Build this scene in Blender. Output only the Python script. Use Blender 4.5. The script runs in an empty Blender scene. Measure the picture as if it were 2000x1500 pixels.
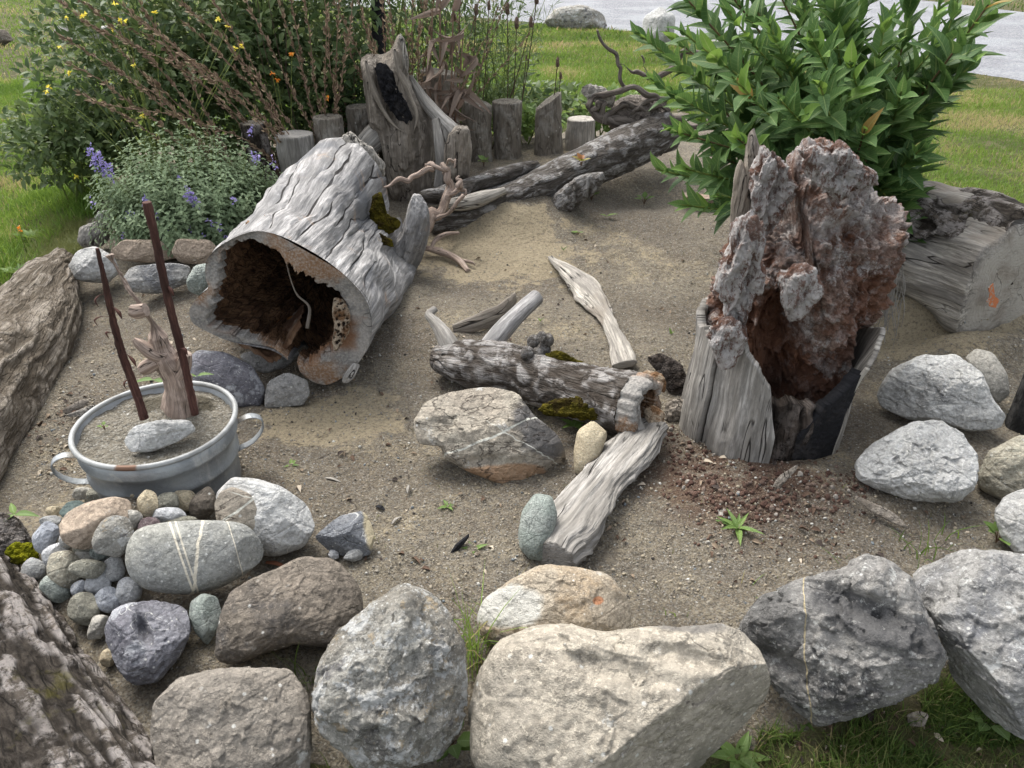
import bpy, math, random
import numpy as np
from mathutils import Vector

rng = np.random.default_rng(7)
random.seed(7)
sc = bpy.context.scene
C = sc.collection

# ------------------------------------------------------------------ camera, world, sun, exposure
CAM_Z, PITCH, F = 1.6, math.radians(31.0), 1502.0
cam = bpy.data.cameras.new('camera')
cam.sensor_width = 36.0
cam.lens = 36.0 * F / 2000.0
cam.clip_start, cam.clip_end = 0.05, 500
camo = bpy.data.objects.new('camera', cam)
camo.location = (0, 0, CAM_Z)
camo.rotation_euler = (math.radians(90) - PITCH, 0, 0)
C.objects.link(camo)
sc.camera = camo
SUN_EL, SUN_ROT = math.radians(58), math.radians(-35)
w = bpy.data.worlds.new('World')
sc.world = w
w.use_nodes = True
nt = w.node_tree
bg = nt.nodes['Background']
sky = nt.nodes.new('ShaderNodeTexSky')
sky.sky_type = 'NISHITA'
sky.sun_disc = False
sky.sun_elevation = SUN_EL
sky.sun_rotation = SUN_ROT
sky.air_density = 1.0
sky.dust_density = 4.0
sky.ozone_density = 0.6
hs_ = nt.nodes.new('ShaderNodeHueSaturation')      # thin cloud takes most of the blue out of the sky
hs_.inputs['Saturation'].default_value = 0.30
nt.links.new(sky.outputs[0], hs_.inputs['Color'])
nt.links.new(hs_.outputs[0], bg.inputs[0])
bg.inputs[1].default_value = 0.15
sl = bpy.data.lights.new('sun', 'SUN')
sl.energy = 1.25
sl.angle = math.radians(30)
sl.color = (1.0, 0.95, 0.88)
so = bpy.data.objects.new('sun', sl)
sd = Vector((math.sin(SUN_ROT) * math.cos(SUN_EL), math.cos(SUN_ROT) * math.cos(SUN_EL), math.sin(SUN_EL)))
so.rotation_euler = sd.to_track_quat('Z', 'Y').to_euler()
so.location = (0, 0, 6)
C.objects.link(so)
sc.view_settings.view_transform = 'Standard'
sc.view_settings.look = 'None'
sc.view_settings.exposure = 1.33
sc.view_settings.gamma = 1
sc.view_settings.use_curve_mapping = False
sc.render.engine = 'CYCLES'

# ------------------------------------------------------------------ noise
def _hash(i, j, k, s):
    n = (i.astype(np.int64) * 73856093) ^ (j.astype(np.int64) * 19349663) ^ (k.astype(np.int64) * 83492791) ^ (s * 2654435761)
    n = (n ^ (n >> 13)) * 1274126177 & 0xffffffff
    n = (n ^ (n >> 16)) * 668265263 & 0xffffffff
    return ((n ^ (n >> 15)) & 0xffffff) / float(0xffffff)
def vn(P, seed=0):
    I = np.floor(P); f = P - I; f = f * f * f * (f * (f * 6 - 15) + 10)
    x, y, z = I[:, 0], I[:, 1], I[:, 2]
    r = 0
    for a in (0, 1):
        wx = f[:, 0] if a else 1 - f[:, 0]
        for b in (0, 1):
            wy = f[:, 1] if b else 1 - f[:, 1]
            for c in (0, 1):
                wz = f[:, 2] if c else 1 - f[:, 2]
                r = r + wx * wy * wz * _hash(x + a, y + b, z + c, seed)
    return r * 2 - 1
def fbm(P, o=4, seed=0, g=0.5):
    r = 0; a = 1.0; t = 0
    for i in range(o):
        r = r + a * vn(P * (2.03 ** i) + i * 7.3, seed + i); t += a; a *= g
    return r / t * 1.6
def ridged(P, o=4, seed=0, g=0.5):
    r = 0; a = 1.0; t = 0
    for i in range(o):
        r = r + a * (1 - 2.2 * np.abs(vn(P * (2.03 ** i) + i * 5.1, seed + i))); t += a; a *= g
    return r / t
def cells(P, seed=0):
    I = np.floor(P); f1 = np.full(len(P), 9.0); f2 = np.full(len(P), 9.0); idv = np.zeros(len(P))
    for a in (-1, 0, 1):
        for b in (-1, 0, 1):
            for c in (-1, 0, 1):
                x, y, z = I[:, 0] + a, I[:, 1] + b, I[:, 2] + c
                h = _hash(x, y, z, seed)
                d = np.sqrt((x + h - P[:, 0]) ** 2 + (y + _hash(x, y, z, seed + 11) - P[:, 1]) ** 2 + (z + _hash(x, y, z, seed + 23) - P[:, 2]) ** 2)
                m = d < f1
                f2 = np.where(m, f1, np.minimum(f2, d)); idv = np.where(m, h, idv); f1 = np.where(m, d, f1)
    return f1, f2, idv
def facet(P, seed=0):
    I = np.floor(P); f1 = np.full(len(P), 9.0); out = np.zeros(len(P))
    for a in (-1, 0, 1):
        for b in (-1, 0, 1):
            for c in (-1, 0, 1):
                x, y, z = I[:, 0] + a, I[:, 1] + b, I[:, 2] + c
                dx, dy, dz = x + _hash(x, y, z, seed) - P[:, 0], y + _hash(x, y, z, seed + 11) - P[:, 1], z + _hash(x, y, z, seed + 23) - P[:, 2]
                d = np.sqrt(dx * dx + dy * dy + dz * dz); m = d < f1
                v = dx * (_hash(x, y, z, seed + 31) - .5) + dy * (_hash(x, y, z, seed + 41) - .5) + dz * (_hash(x, y, z, seed + 51) - .5)
                out = np.where(m, v, out); f1 = np.where(m, d, f1)
    return out
def sst(a, b, x):
    t = np.clip((x - a) / (b - a), 0, 1)
    return t * t * (3 - 2 * t)
def nrm(v):
    v = np.asarray(v, float)
    return v / np.maximum(np.linalg.norm(v, axis=-1, keepdims=True), 1e-9)

# ------------------------------------------------------------------ where a ray through the view meets the place
CAM = np.array([0, 0, CAM_Z])
FWD = np.array([0, math.cos(PITCH), -math.sin(PITCH)])
UP = np.array([0, math.sin(PITCH), math.cos(PITCH)])
RT = np.array([1.0, 0, 0])
def ray(px, py):
    px, py = np.asarray(px, float), np.asarray(py, float)
    return FWD + ((px - 1000) / F)[..., None] * RT + ((750 - py) / F)[..., None] * UP
def PZ(px, py, z):
    d = ray(px, py); return CAM + d * ((z - CAM_Z) / d[..., 2])[..., None]
def PY(px, py, y):
    d = ray(px, py); return CAM + d * (y / d[..., 1])[..., None]
def PD(px, py, D):
    return CAM + ray(px, py) * D
def proj(P):
    q = np.asarray(P) - CAM; D = np.maximum(q @ FWD, 1e-3)
    return 1000 + F * (q @ RT) / D, 750 - F * (q @ UP) / D, q @ FWD

# ------------------------------------------------------------------ the lie of the land
BUMPS = []
def bump_at(px, py, h, rx, ry=None, z=0.0, p=2.0):
    q = PZ(px, py, z); BUMPS.append((q[0], q[1], h, rx, ry or rx, p))
def bed_edge_back(x):
    return 5.75 + 0.03 * x
def G(x, y, fine=False):
    x, y = np.asarray(x, float), np.asarray(y, float)
    z = 0.20 * sst(3.6, 5.3, y) * sst(-3.4, -2.2, x) * (1 - sst(2.3, 3.6, x))
    z = z - 0.17 * sst(5.9, 6.6, y) * sst(-3.4, -2.2, x) * (1 - sst(2.3, 3.6, x))
    # the lawn in front of the stones lies lower
    z = z - 0.14 * (1 - sst(1.05, 1.42, y - 0.06 * x)) * sst(-0.9, 0.2, x)
    for (bx, by, h, rx, ry, p) in BUMPS:
        q = ((x - bx) / rx) ** 2 + ((y - by) / ry) ** 2
        z = z + h * np.exp(-q ** (p / 2))
    if fine:
        P = np.stack([x.ravel(), y.ravel(), np.zeros(x.size)], 1)
        z = z + (0.016 * fbm(P * 3.0, 3, 5) + 0.006 * fbm(P * 14, 3, 9) + 0.0022 * fbm(P * 60, 2, 12)).reshape(x.shape) * (y < 9)
    return z
bump_at(990, 450, 0.15, .40, .26, p=3)
for (x_, y_) in [(930, 925), (1080, 945), (1050, 1098), (1790, 985), (1840, 840), (690, 1092), (530, 1092), (480, 802), (560, 797), (1370, 870), (1600, 930), (1470, 905), (900, 740), (1120, 820), (640, 752), (460, 676)]: bump_at(x_, y_, .018, .10, .05)
bump_at(1280, 370, -0.10, .34, .22, .15)
bump_at(1850, 575, 0.17, .62, .26, .1, 6)
bump_at(1820, 480, 0.10, .60, .30, .1)
bump_at(1930, 655, 0.09, .34, .13, .1, 3)
bump_at(235, 1000, 0.15, .27, .17, .15)
bump_at(200, 1120, 0.05, .2, .2, .05)
bump_at(300, 500, 0.10, .6, .35, .1)
bump_at(640, 780, -0.03, .3, .2)
bump_at(1500, 960, 0.035, .28, .14)
bump_at(560, 560, 0.05, .5, .5)
bump_at(900, 640, 0.05, .3, .3)
bump_at(420, 1290, 0.04, .3, .1)
def GH(px, py):
    z = 0.0
    for _ in range(8):
        q = PZ(px, py, z); z = float(G(q[0], q[1]))
    return PZ(px, py, z)

# ------------------------------------------------------------------ objects
def setp(o, label=None, cat=None, group=None, kind=None):
    if label: o['label'] = label
    if cat: o['category'] = cat
    if group: o['group'] = group
    if kind: o['kind'] = kind
    return o
def empty(name, loc, label=None, cat=None, group=None, kind=None):
    o = bpy.data.objects.new(name, None); o.location = tuple(float(v) for v in loc); C.objects.link(o)
    return setp(o, label, cat, group, kind)
def mesh(name, V, Fc, mat=None, gc=None, h=None, cap=None, smooth=True):
    me = bpy.data.meshes.new(name)
    V = np.ascontiguousarray(V, dtype=np.float32)
    if isinstance(Fc, np.ndarray): Fc = [Fc]
    sizes = np.concatenate([np.full(len(f), f.shape[1], np.int32) for f in Fc])
    idx = np.concatenate([f.ravel() for f in Fc]).astype(np.int32)
    me.vertices.add(len(V)); me.vertices.foreach_set('co', V.ravel())
    me.loops.add(len(idx)); me.loops.foreach_set('vertex_index', idx)
    st = np.concatenate([[0], np.cumsum(sizes)[:-1]]).astype(np.int32)
    me.polygons.add(len(sizes)); me.polygons.foreach_set('loop_start', st)
    me.update(calc_edges=True)
    me.polygons.foreach_set('use_smooth', np.full(len(sizes), smooth))
    if gc is not None:
        a = me.attributes.new('gc', 'FLOAT_VECTOR', 'POINT'); a.data.foreach_set('vector', np.ascontiguousarray(gc, dtype=np.float32).ravel())
    if h is not None:
        a = me.attributes.new('h', 'FLOAT', 'POINT'); a.data.foreach_set('value', np.ascontiguousarray(h, dtype=np.float32))
    if cap is not None:
        a = me.attributes.new('cap', 'FLOAT', 'POINT'); a.data.foreach_set('value', np.ascontiguousarray(cap, dtype=np.float32))
    if mat: me.materials.append(mat)
    return me
def put(name, V, Fc, mat, parent=None, origin=None, **k):
    pr = dict(label=k.pop('label', None), cat=k.pop('cat', None), group=k.pop('group', None), kind=k.pop('kind', None))
    V = np.asarray(V, float)
    if origin is None:
        origin = np.array([(V[:, 0].min() + V[:, 0].max()) / 2, (V[:, 1].min() + V[:, 1].max()) / 2, V[:, 2].min()])
    me = mesh(name, V - origin, Fc, mat, **k)
    o = bpy.data.objects.new(name, me)
    C.objects.link(o)
    if parent is not None:
        o.parent = parent; o.location = tuple(origin - world_loc(parent))
    else:
        o.location = tuple(origin)
    return setp(o, **pr)
def world_loc(o):
    v = np.array(o.location)
    return v + world_loc(o.parent) if o.parent else v
def grid_faces(nu, nv, closed=True, off=0):
    i = np.arange(nu - 1)[:, None]; j = np.arange(nv if closed else nv - 1)[None, :]
    j2 = (j + 1) % nv
    a = i * nv + j; b = i * nv + j2; c = (i + 1) * nv + j2; d = (i + 1) * nv + j
    return np.stack([a, b, c, d], -1).reshape(-1, 4) + off
_ico = {}
def ico(n):
    if n in _ico: return _ico[n]
    t = (1 + 5 ** .5) / 2
    V = nrm(np.array([[-1, t, 0], [1, t, 0], [-1, -t, 0], [1, -t, 0], [0, -1, t], [0, 1, t], [0, -1, -t], [0, 1, -t], [t, 0, -1], [t, 0, 1], [-t, 0, -1], [-t, 0, 1]], float))
    Fc = np.array([[0, 11, 5], [0, 5, 1], [0, 1, 7], [0, 7, 10], [0, 10, 11], [1, 5, 9], [5, 11, 4], [11, 10, 2], [10, 7, 6], [7, 1, 8], [3, 9, 4], [3, 4, 2], [3, 2, 6], [3, 6, 8], [3, 8, 9], [4, 9, 5], [2, 4, 11], [6, 2, 10], [8, 6, 7], [9, 8, 1]])
    for _ in range(n):
        E = np.concatenate([Fc[:, [0, 1]], Fc[:, [1, 2]], Fc[:, [2, 0]]]); E.sort(1)
        U, inv = np.unique(E, axis=0, return_inverse=True); inv = inv.ravel()
        M = nrm(V[U[:, 0]] + V[U[:, 1]]); k = len(V); m = len(Fc)
        a, b, c = inv[:m] + k, inv[m:2 * m] + k, inv[2 * m:] + k
        V = np.concatenate([V, M])
        Fc = np.concatenate([np.stack([Fc[:, 0], a, c], 1), np.stack([Fc[:, 1], b, a], 1), np.stack([Fc[:, 2], c, b], 1), np.stack([a, b, c], 1)])
    _ico[n] = (V, Fc)
    return V, Fc
def smooth_closed(P, n=360, c=.22, it=2):
    """Chaikin-rounded closed outline"""
    P = np.asarray(P, float)
    for _ in range(it):
        Q = np.roll(P, -1, 0); P = np.stack([P * (1 - c) + Q * c, P * c + Q * (1 - c)], 1).reshape(-1, 2)
    return P
def blob(name, out, mat, k=0.76, T=0.8, g=None, sub=5, seed=1, cuts=6, cutd=(.72, .95), rough=.05, fr=2.5, p=2.5, cen=None, frame='view', Y=None, D=None,
         ax=0.0, dents=(), disp=None, parent=None, planes=(), facets=None, round_=.13, inset=1.0, **kw):
    """a solid body whose outline from the path side is `out`; it has its own distance, size and thickness"""
    out = np.array(out, float)
    c = out.mean(0) if cen is None else np.array(cen, float)
    if cen is None:
        x0, y0 = out.min(0); x1, y1 = out.max(0); c = (c + np.array([(x0 + x1) / 2, (y0 + y1) / 2])) / 2
    if frame == 'view':
        if D is None:
            half = (out[:, 1].max() - out[:, 1].min()) / 2 / F
            d = ray(c[0], c[1]); gg = 0.0 if g is None else g
            for _ in range(8):
                D = (CAM_Z - gg) / (-d[2] + k * half)
                if g is None:
                    q = CAM + ray(c[0], out[:, 1].max() * .7 + c[1] * .3) * D; gg = float(G(q[0], q[1]))
        O = CAM + ray(c[0], c[1]) * D
        fz = -nrm(ray(c[0], c[1])); fx = nrm(np.cross([0, 0, 1.0], fz)); fy = np.cross(fz, fx)
        d = ray(out[:, 0], out[:, 1]); t = ((O - CAM) @ fz) / (d @ fz); W = CAM + d * t[:, None]
    else:
        W = PY(out[:, 0], out[:, 1], Y); O = PY(c[0], c[1], Y)
        fx, fy, fz = np.array([1.0, 0, 0]), np.array([0, 0, 1.0]), np.array([0, -1.0, 0])
    L = np.stack([(W - O) @ fx, (W - O) @ fy], 1) * inset
    L = smooth_closed(L, c=round_)
    # radius as a function of direction
    nth = 720
    th = np.linspace(-math.pi, math.pi, nth, endpoint=False); R = np.zeros(nth)
    A, B = L, np.roll(L, -1, 0)
    dx, dy = np.cos(th), np.sin(th)
    for a, b in zip(A, B):
        e = b - a; den = dx * e[1] - dy * e[0]
        den = np.where(np.abs(den) < 1e-12, 1e-12, den)
        t = (a[0] * e[1] - a[1] * e[0]) / den; s = (a[0] * dy - a[1] * dx) / den
        ok = (t > 0) & (s >= -1e-6) & (s <= 1 + 1e-6)
        R = np.where(ok, np.maximum(R, t), R)
    R = np.where(R <= 0, R[R > 0].mean(), R)
    U, Fc = ico(sub)
    s = np.hypot(U[:, 0], U[:, 1]); an = np.arctan2(U[:, 1], U[:, 0])
    Rv = np.interp(an, np.concatenate([th, [math.pi]]), np.concatenate([R, [R[0]]]))
    m = (np.abs(s) ** p + np.abs(U[:, 2]) ** p) ** (-1 / p)
    size = R.mean(); Tm = T * size
    V = np.stack([U[:, 0] * m * Rv, U[:, 1] * m * Rv, U[:, 2] * m * Tm], 1)
    r = np.random.default_rng(seed * 101 + 3)
    for i in range(cuts):
        zz = r.uniform(.45, .95) * (1 if r.random() < .8 else -1); a = r.uniform(0, 2 * math.pi); q = math.sqrt(1 - zz * zz)
        n = nrm(np.array([q * math.cos(a) / size, q * math.sin(a) / size, zz / Tm]))
        d = (V @ n); dm = d.max() * r.uniform(*cutd); ex = np.maximum(d - dm, 0)
        V = V - n * (ex * .93)[:, None]
    for (nx, ny, nz, f) in planes:
        n = nrm(np.array([nx, ny, nz])); d = V @ n; ex = np.maximum(d - d.max() * f, 0); V = V - n * (ex * .96)[:, None]
    N = nrm(V / np.array([size, size, Tm]) ** 2 * size)
    S = V / size * fr + seed * 3.7
    dsp = rough * fbm(S, 5, seed) + rough * .35 * ridged(S * 2.3, 3, seed + 5)
    fa = rough if facets is None else facets
    if fa and cuts: dsp = dsp + fa * 1.5 * facet(S * 1.3 + .35 * fbm(S * 2, 2, seed + 2)[:, None], seed) + fa * .4 * facet(S * 3.4 + .3 * fbm(S * 5, 2, seed + 4)[:, None], seed + 1)
    h = dsp.copy()
    edge = 1 - sst(.55, 1.0, s) * .55
    V = V + N * (dsp * size * edge)[:, None]
    for (px, py, rx, ry, dep) in dents:
        q = CAM + ray(px, py) * 1.0; dd = ray(px, py)
        t = ((O - CAM) @ fz) / (dd @ fz); w_ = CAM + dd * t - O; lx, ly = w_ @ fx, w_ @ fy
        D0 = np.linalg.norm(O - CAM) / F
        q = ((V[:, 0] - lx) / (rx * D0)) ** 2 + ((V[:, 1] - ly) / (ry * D0)) ** 2
        V[:, 2] -= np.where(V[:, 2] > -Tm * .2, dep * np.exp(-q ** 1.5), 0)
    if disp is not None:
        V, h = disp(V, N, h, size)
    ca, sa = math.cos(ax), math.sin(ax)
    gc = np.stack([V[:, 0] * sa - V[:, 1] * ca, V[:, 2], V[:, 0] * ca + V[:, 1] * sa], 1) if ax else V.copy()
    W = O + V[:, :1] * fx + V[:, 1:2] * fy + V[:, 2:3] * fz
    return put(name, W, Fc, mat, parent, gc=gc, h=h, **kw)
def frames(P):
    P = np.asarray(P, float); T = nrm(np.gradient(P, axis=0)); n = len(P)
    a = np.array([0, 0, 1.0]) if abs(T[0][2]) < .9 else np.array([0, 1.0, 0])
    X = np.zeros((n, 3)); X[0] = nrm(np.cross(T[0], a))
    for i in range(1, n):
        v = X[i - 1] - T[i] * (X[i - 1] @ T[i]); X[i] = nrm(v)
    return T, X, np.cross(T, X)
def spline(P, n):
    P = np.asarray(P, float)
    if len(P) < 3:
        t = np.linspace(0, 1, n)[:, None]; return P[0] * (1 - t) + P[-1] * t
    Q = np.concatenate([[2 * P[0] - P[1]], P, [2 * P[-1] - P[-2]]])
    t = np.linspace(0, len(P) - 1 - 1e-6, n); i = t.astype(int); f = (t - i)[:, None]
    a, b, c, d = Q[i], Q[i + 1], Q[i + 2], Q[i + 3]
    return .5 * (2 * b + (c - a) * f + (2 * a - 5 * b + 4 * c - d) * f * f + (3 * b - a - 3 * c + d) * f ** 3)
def tube(P, R, nu=60, nv=24, disp=None, flat=1.0, caps=True, capin=0.0, seed=0, xdir=None, twist=0.0):
    """a tapering round (or flattened) body along a path -> V, F, gc, h, cap"""
    P = np.asarray(P, float); R = np.asarray(R, float)
    L = np.concatenate([[0], np.cumsum(np.linalg.norm(np.diff(P, axis=0), axis=1))])
    C4 = spline(np.concatenate([P, R[:, None]], 1), nu); P2, R2 = C4[:, :3], np.maximum(C4[:, 3], 1e-4)
    T, X, Yv = frames(P2)
    if xdir is not None:
        X = np.asarray(xdir, float)[None] - T * (T @ np.asarray(xdir, float))[:, None]; X = nrm(X); Yv = np.cross(T, X)
    al = np.concatenate([[0], np.cumsum(np.linalg.norm(np.diff(P2, axis=0), axis=1))])
    th = np.linspace(0, 2 * math.pi, nv, endpoint=False)
    ct, st = np.cos(th), np.sin(th)
    rr = np.repeat(R2, nv); tt = np.tile(th, nu); aa = np.repeat(al, nv)
    base_r = R2.mean()
    gc = np.stack([np.cos(tt) * base_r, np.sin(tt) * base_r, aa], 1)
    h = np.zeros(nu * nv)
    if disp is not None: dr, h = disp(gc, tt, aa, rr)
    else: dr = 0
    r2 = rr + dr
    X_, Y_, P_ = np.repeat(X, nv, 0), np.repeat(Yv, nv, 0), np.repeat(P2, nv, 0)
    V = P_ + X_ * (np.cos(tt) * r2)[:, None] + Y_ * (np.sin(tt) * r2 * flat)[:, None]
    Fc = [grid_faces(nu, nv)]; cap = np.zeros(len(V))
    if caps:
        for e, sgn in ((0, -1), (nu - 1, 1)):
            ring = V[e * nv:(e + 1) * nv]; cc = ring.mean(0); prev = e * nv
            for s_, c_ in ((.94, 0.25), (.6, 1), (.3, 1), (.02, 1)):
                k = len(V); q = cc + (ring - cc) * s_ + T[e] * sgn * ((1 - s_) * -capin + (.03 * base_r if s_ > .9 else .05 * base_r))
                V = np.concatenate([V, q]); gcr = gc[e * nv:(e + 1) * nv] * np.array([s_, s_, 1]); gc = np.concatenate([gc, gcr]); h = np.concatenate([h, h[e * nv:(e + 1) * nv] * 0]); cap = np.concatenate([cap, np.full(nv, c_)])
                j = np.arange(nv); j2 = (j + 1) % nv
                f = np.stack([prev + j, prev + j2, k + j2, k + j], 1) if sgn > 0 else np.stack([prev + j2, prev + j, k + j, k + j2], 1)
                Fc.append(f); prev = k
    return V, Fc, gc, h, cap
def tput(name, P, R, mat, parent=None, nu=60, nv=24, disp=None, flat=1.0, caps=True, capin=0.0, xdir=None, **kw):
    V, Fc, gc, h, cap = tube(P, R, nu, nv, disp, flat, caps, capin, xdir=xdir)
    return put(name, V, Fc, mat, parent, gc=gc, h=h, cap=cap, **kw)
def bark(amp=.012, f=14.0, st=.28, seed=1, low=.03):
    def d(gc, th, al, rr):
        S = gc * np.array([f, f, f * st]); S = S + .5 * fbm(gc * 9, 2, seed + 40)[:, None]
        r_ = ridged(S, 3, seed, .45); f1, f2, _ = cells(S * .8, seed + 3)
        v = .55 * r_ + .75 * np.clip((f2 - f1) * 1.8, 0, 1) - .5
        lo = fbm(gc * np.array([5, 5, 1.6]), 3, seed + 9)
        return amp * v + low * lo, v
    return d
def drift(amp=.006, f=9.0, seed=1, low=.02, st=.1):
    def d(gc, th, al, rr):
        S = gc * np.array([f, f, f * st]); S = S + .35 * fbm(gc * 4, 2, seed + 40)[:, None]
        v = ridged(S, 3, seed, .5)
        lo = fbm(gc * np.array([5, 5, 2.2]), 3, seed + 9)
        return amp * v + low * lo, v
    return d
def join(parts):
    V, Fc, gc, h, cap = [], [], [], [], []; k = 0
    for (v, f, g_, h_, c_) in parts:
        if isinstance(f, np.ndarray): f = [f]
        V.append(v); Fc += [x + k for x in f]; k += len(v); gc.append(g_); h.append(h_); cap.append(c_)
    return np.concatenate(V), Fc, np.concatenate(gc), np.concatenate(h), np.concatenate(cap)
def jput(name, parts, mat, parent=None, **kw):
    V, Fc, gc, h, cap = join(parts)
    return put(name, V, Fc, mat, parent, gc=gc, h=h, cap=cap, **kw)
def bake(tV, tF, M, T, tgc=None, rnd=None):
    """copies of one small shape baked into one mesh: M (n,3,3) columns, T (n,3)"""
    n, m = len(T), len(tV)
    V = np.einsum('nij,mj->nmi', M, tV) + T[:, None, :]
    Fc = (tF[None] + (np.arange(n) * m)[:, None, None]).reshape(-1, tF.shape[1])
    gc = np.tile(tV if tgc is None else tgc, (n, 1)); h = np.repeat(rng.random(n) if rnd is None else rnd, m)
    return V.reshape(-1, 3), Fc, gc, h, np.zeros(n * m)
def basis(axis, normal, s=1.0):
    Y = nrm(axis); X = nrm(np.cross(Y, normal)); Z = np.cross(X, Y)
    s = np.asarray(s, float)
    if s.ndim == 1: s = s[:, None]
    return np.stack([X * s, Y * s, Z * s], -1)
def leaf_shape(L=1.0, W=.3, nl=6, nw=2, curl=.25, fold=.18, power=.8, tipw=.0):
    v = np.linspace(0, 1, nl + 1); wd = W / 2 * (np.sin(np.pi * np.clip(v, 0, 1) ** power) * (1 - .15 * v)) + .008
    wd[-1] = .004
    u = np.linspace(-1, 1, 2 * nw + 1)
    V = []; g_ = []
    for i, vi in enumerate(v):
        for uj in u:
            V.append([uj * wd[i], vi * L, abs(uj) * wd[i] * fold * 2 - curl * vi * vi * L]); g_.append([uj, vi, 0])
    return np.array(V), grid_faces(nl + 1, len(u), False), np.array(g_)
# ------------------------------------------------------------------ materials
def mat_new(name):
    m = bpy.data.materials.new(name); m.use_nodes = True
    return m, m.node_tree.nodes, m.node_tree.links
class B:
    def __init__(s, name):
        s.m, s.n, s.l = mat_new(name); s.bsdf = s.n['Principled BSDF']; s._c = {}
    def node(s, t, **k):
        x = s.n.new(t)
        for a, b in k.items(): setattr(x, a, b)
        return x
    def lk(s, a, b): s.l.new(a, b)
    def val(s, x, sock):
        if isinstance(x, (int, float)): sock.default_value = x
        else: s.lk(x, sock)
    def math(s, op, a, b=0.0, c=None, clamp=False):
        x = s.node('ShaderNodeMath', operation=op, use_clamp=clamp); s.val(a, x.inputs[0]); s.val(b, x.inputs[1])
        if c is not None: s.val(c, x.inputs[2])
        return x.outputs[0]
    def ramp(s, v, lo, hi, smooth=True):
        x = s.node('ShaderNodeMapRange', interpolation_type='SMOOTHSTEP' if smooth else 'LINEAR'); s.lk(v, x.inputs[0])
        if lo <= hi:
            x.inputs[1].default_value, x.inputs[2].default_value, x.inputs[3].default_value, x.inputs[4].default_value = lo, hi, 0, 1
        else:
            x.inputs[1].default_value, x.inputs[2].default_value, x.inputs[3].default_value, x.inputs[4].default_value = hi, lo, 1, 0
        return x.outputs[0]
    def attr(s, name, vec=False):
        if name not in s._c: s._c[name] = s.node('ShaderNodeAttribute', attribute_name=name)
        return s._c[name].outputs['Vector' if vec else 'Fac']
    def mix(s, f, a, b):
        x = s.node('ShaderNodeMix', data_type='RGBA'); s.val(f, x.inputs[0])
        for v, i in ((a, 6), (b, 7)):
            if isinstance(v, tuple): x.inputs[i].default_value = (*v, 1)
            else: s.lk(v, x.inputs[i])
        return x.outputs[2]
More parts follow.
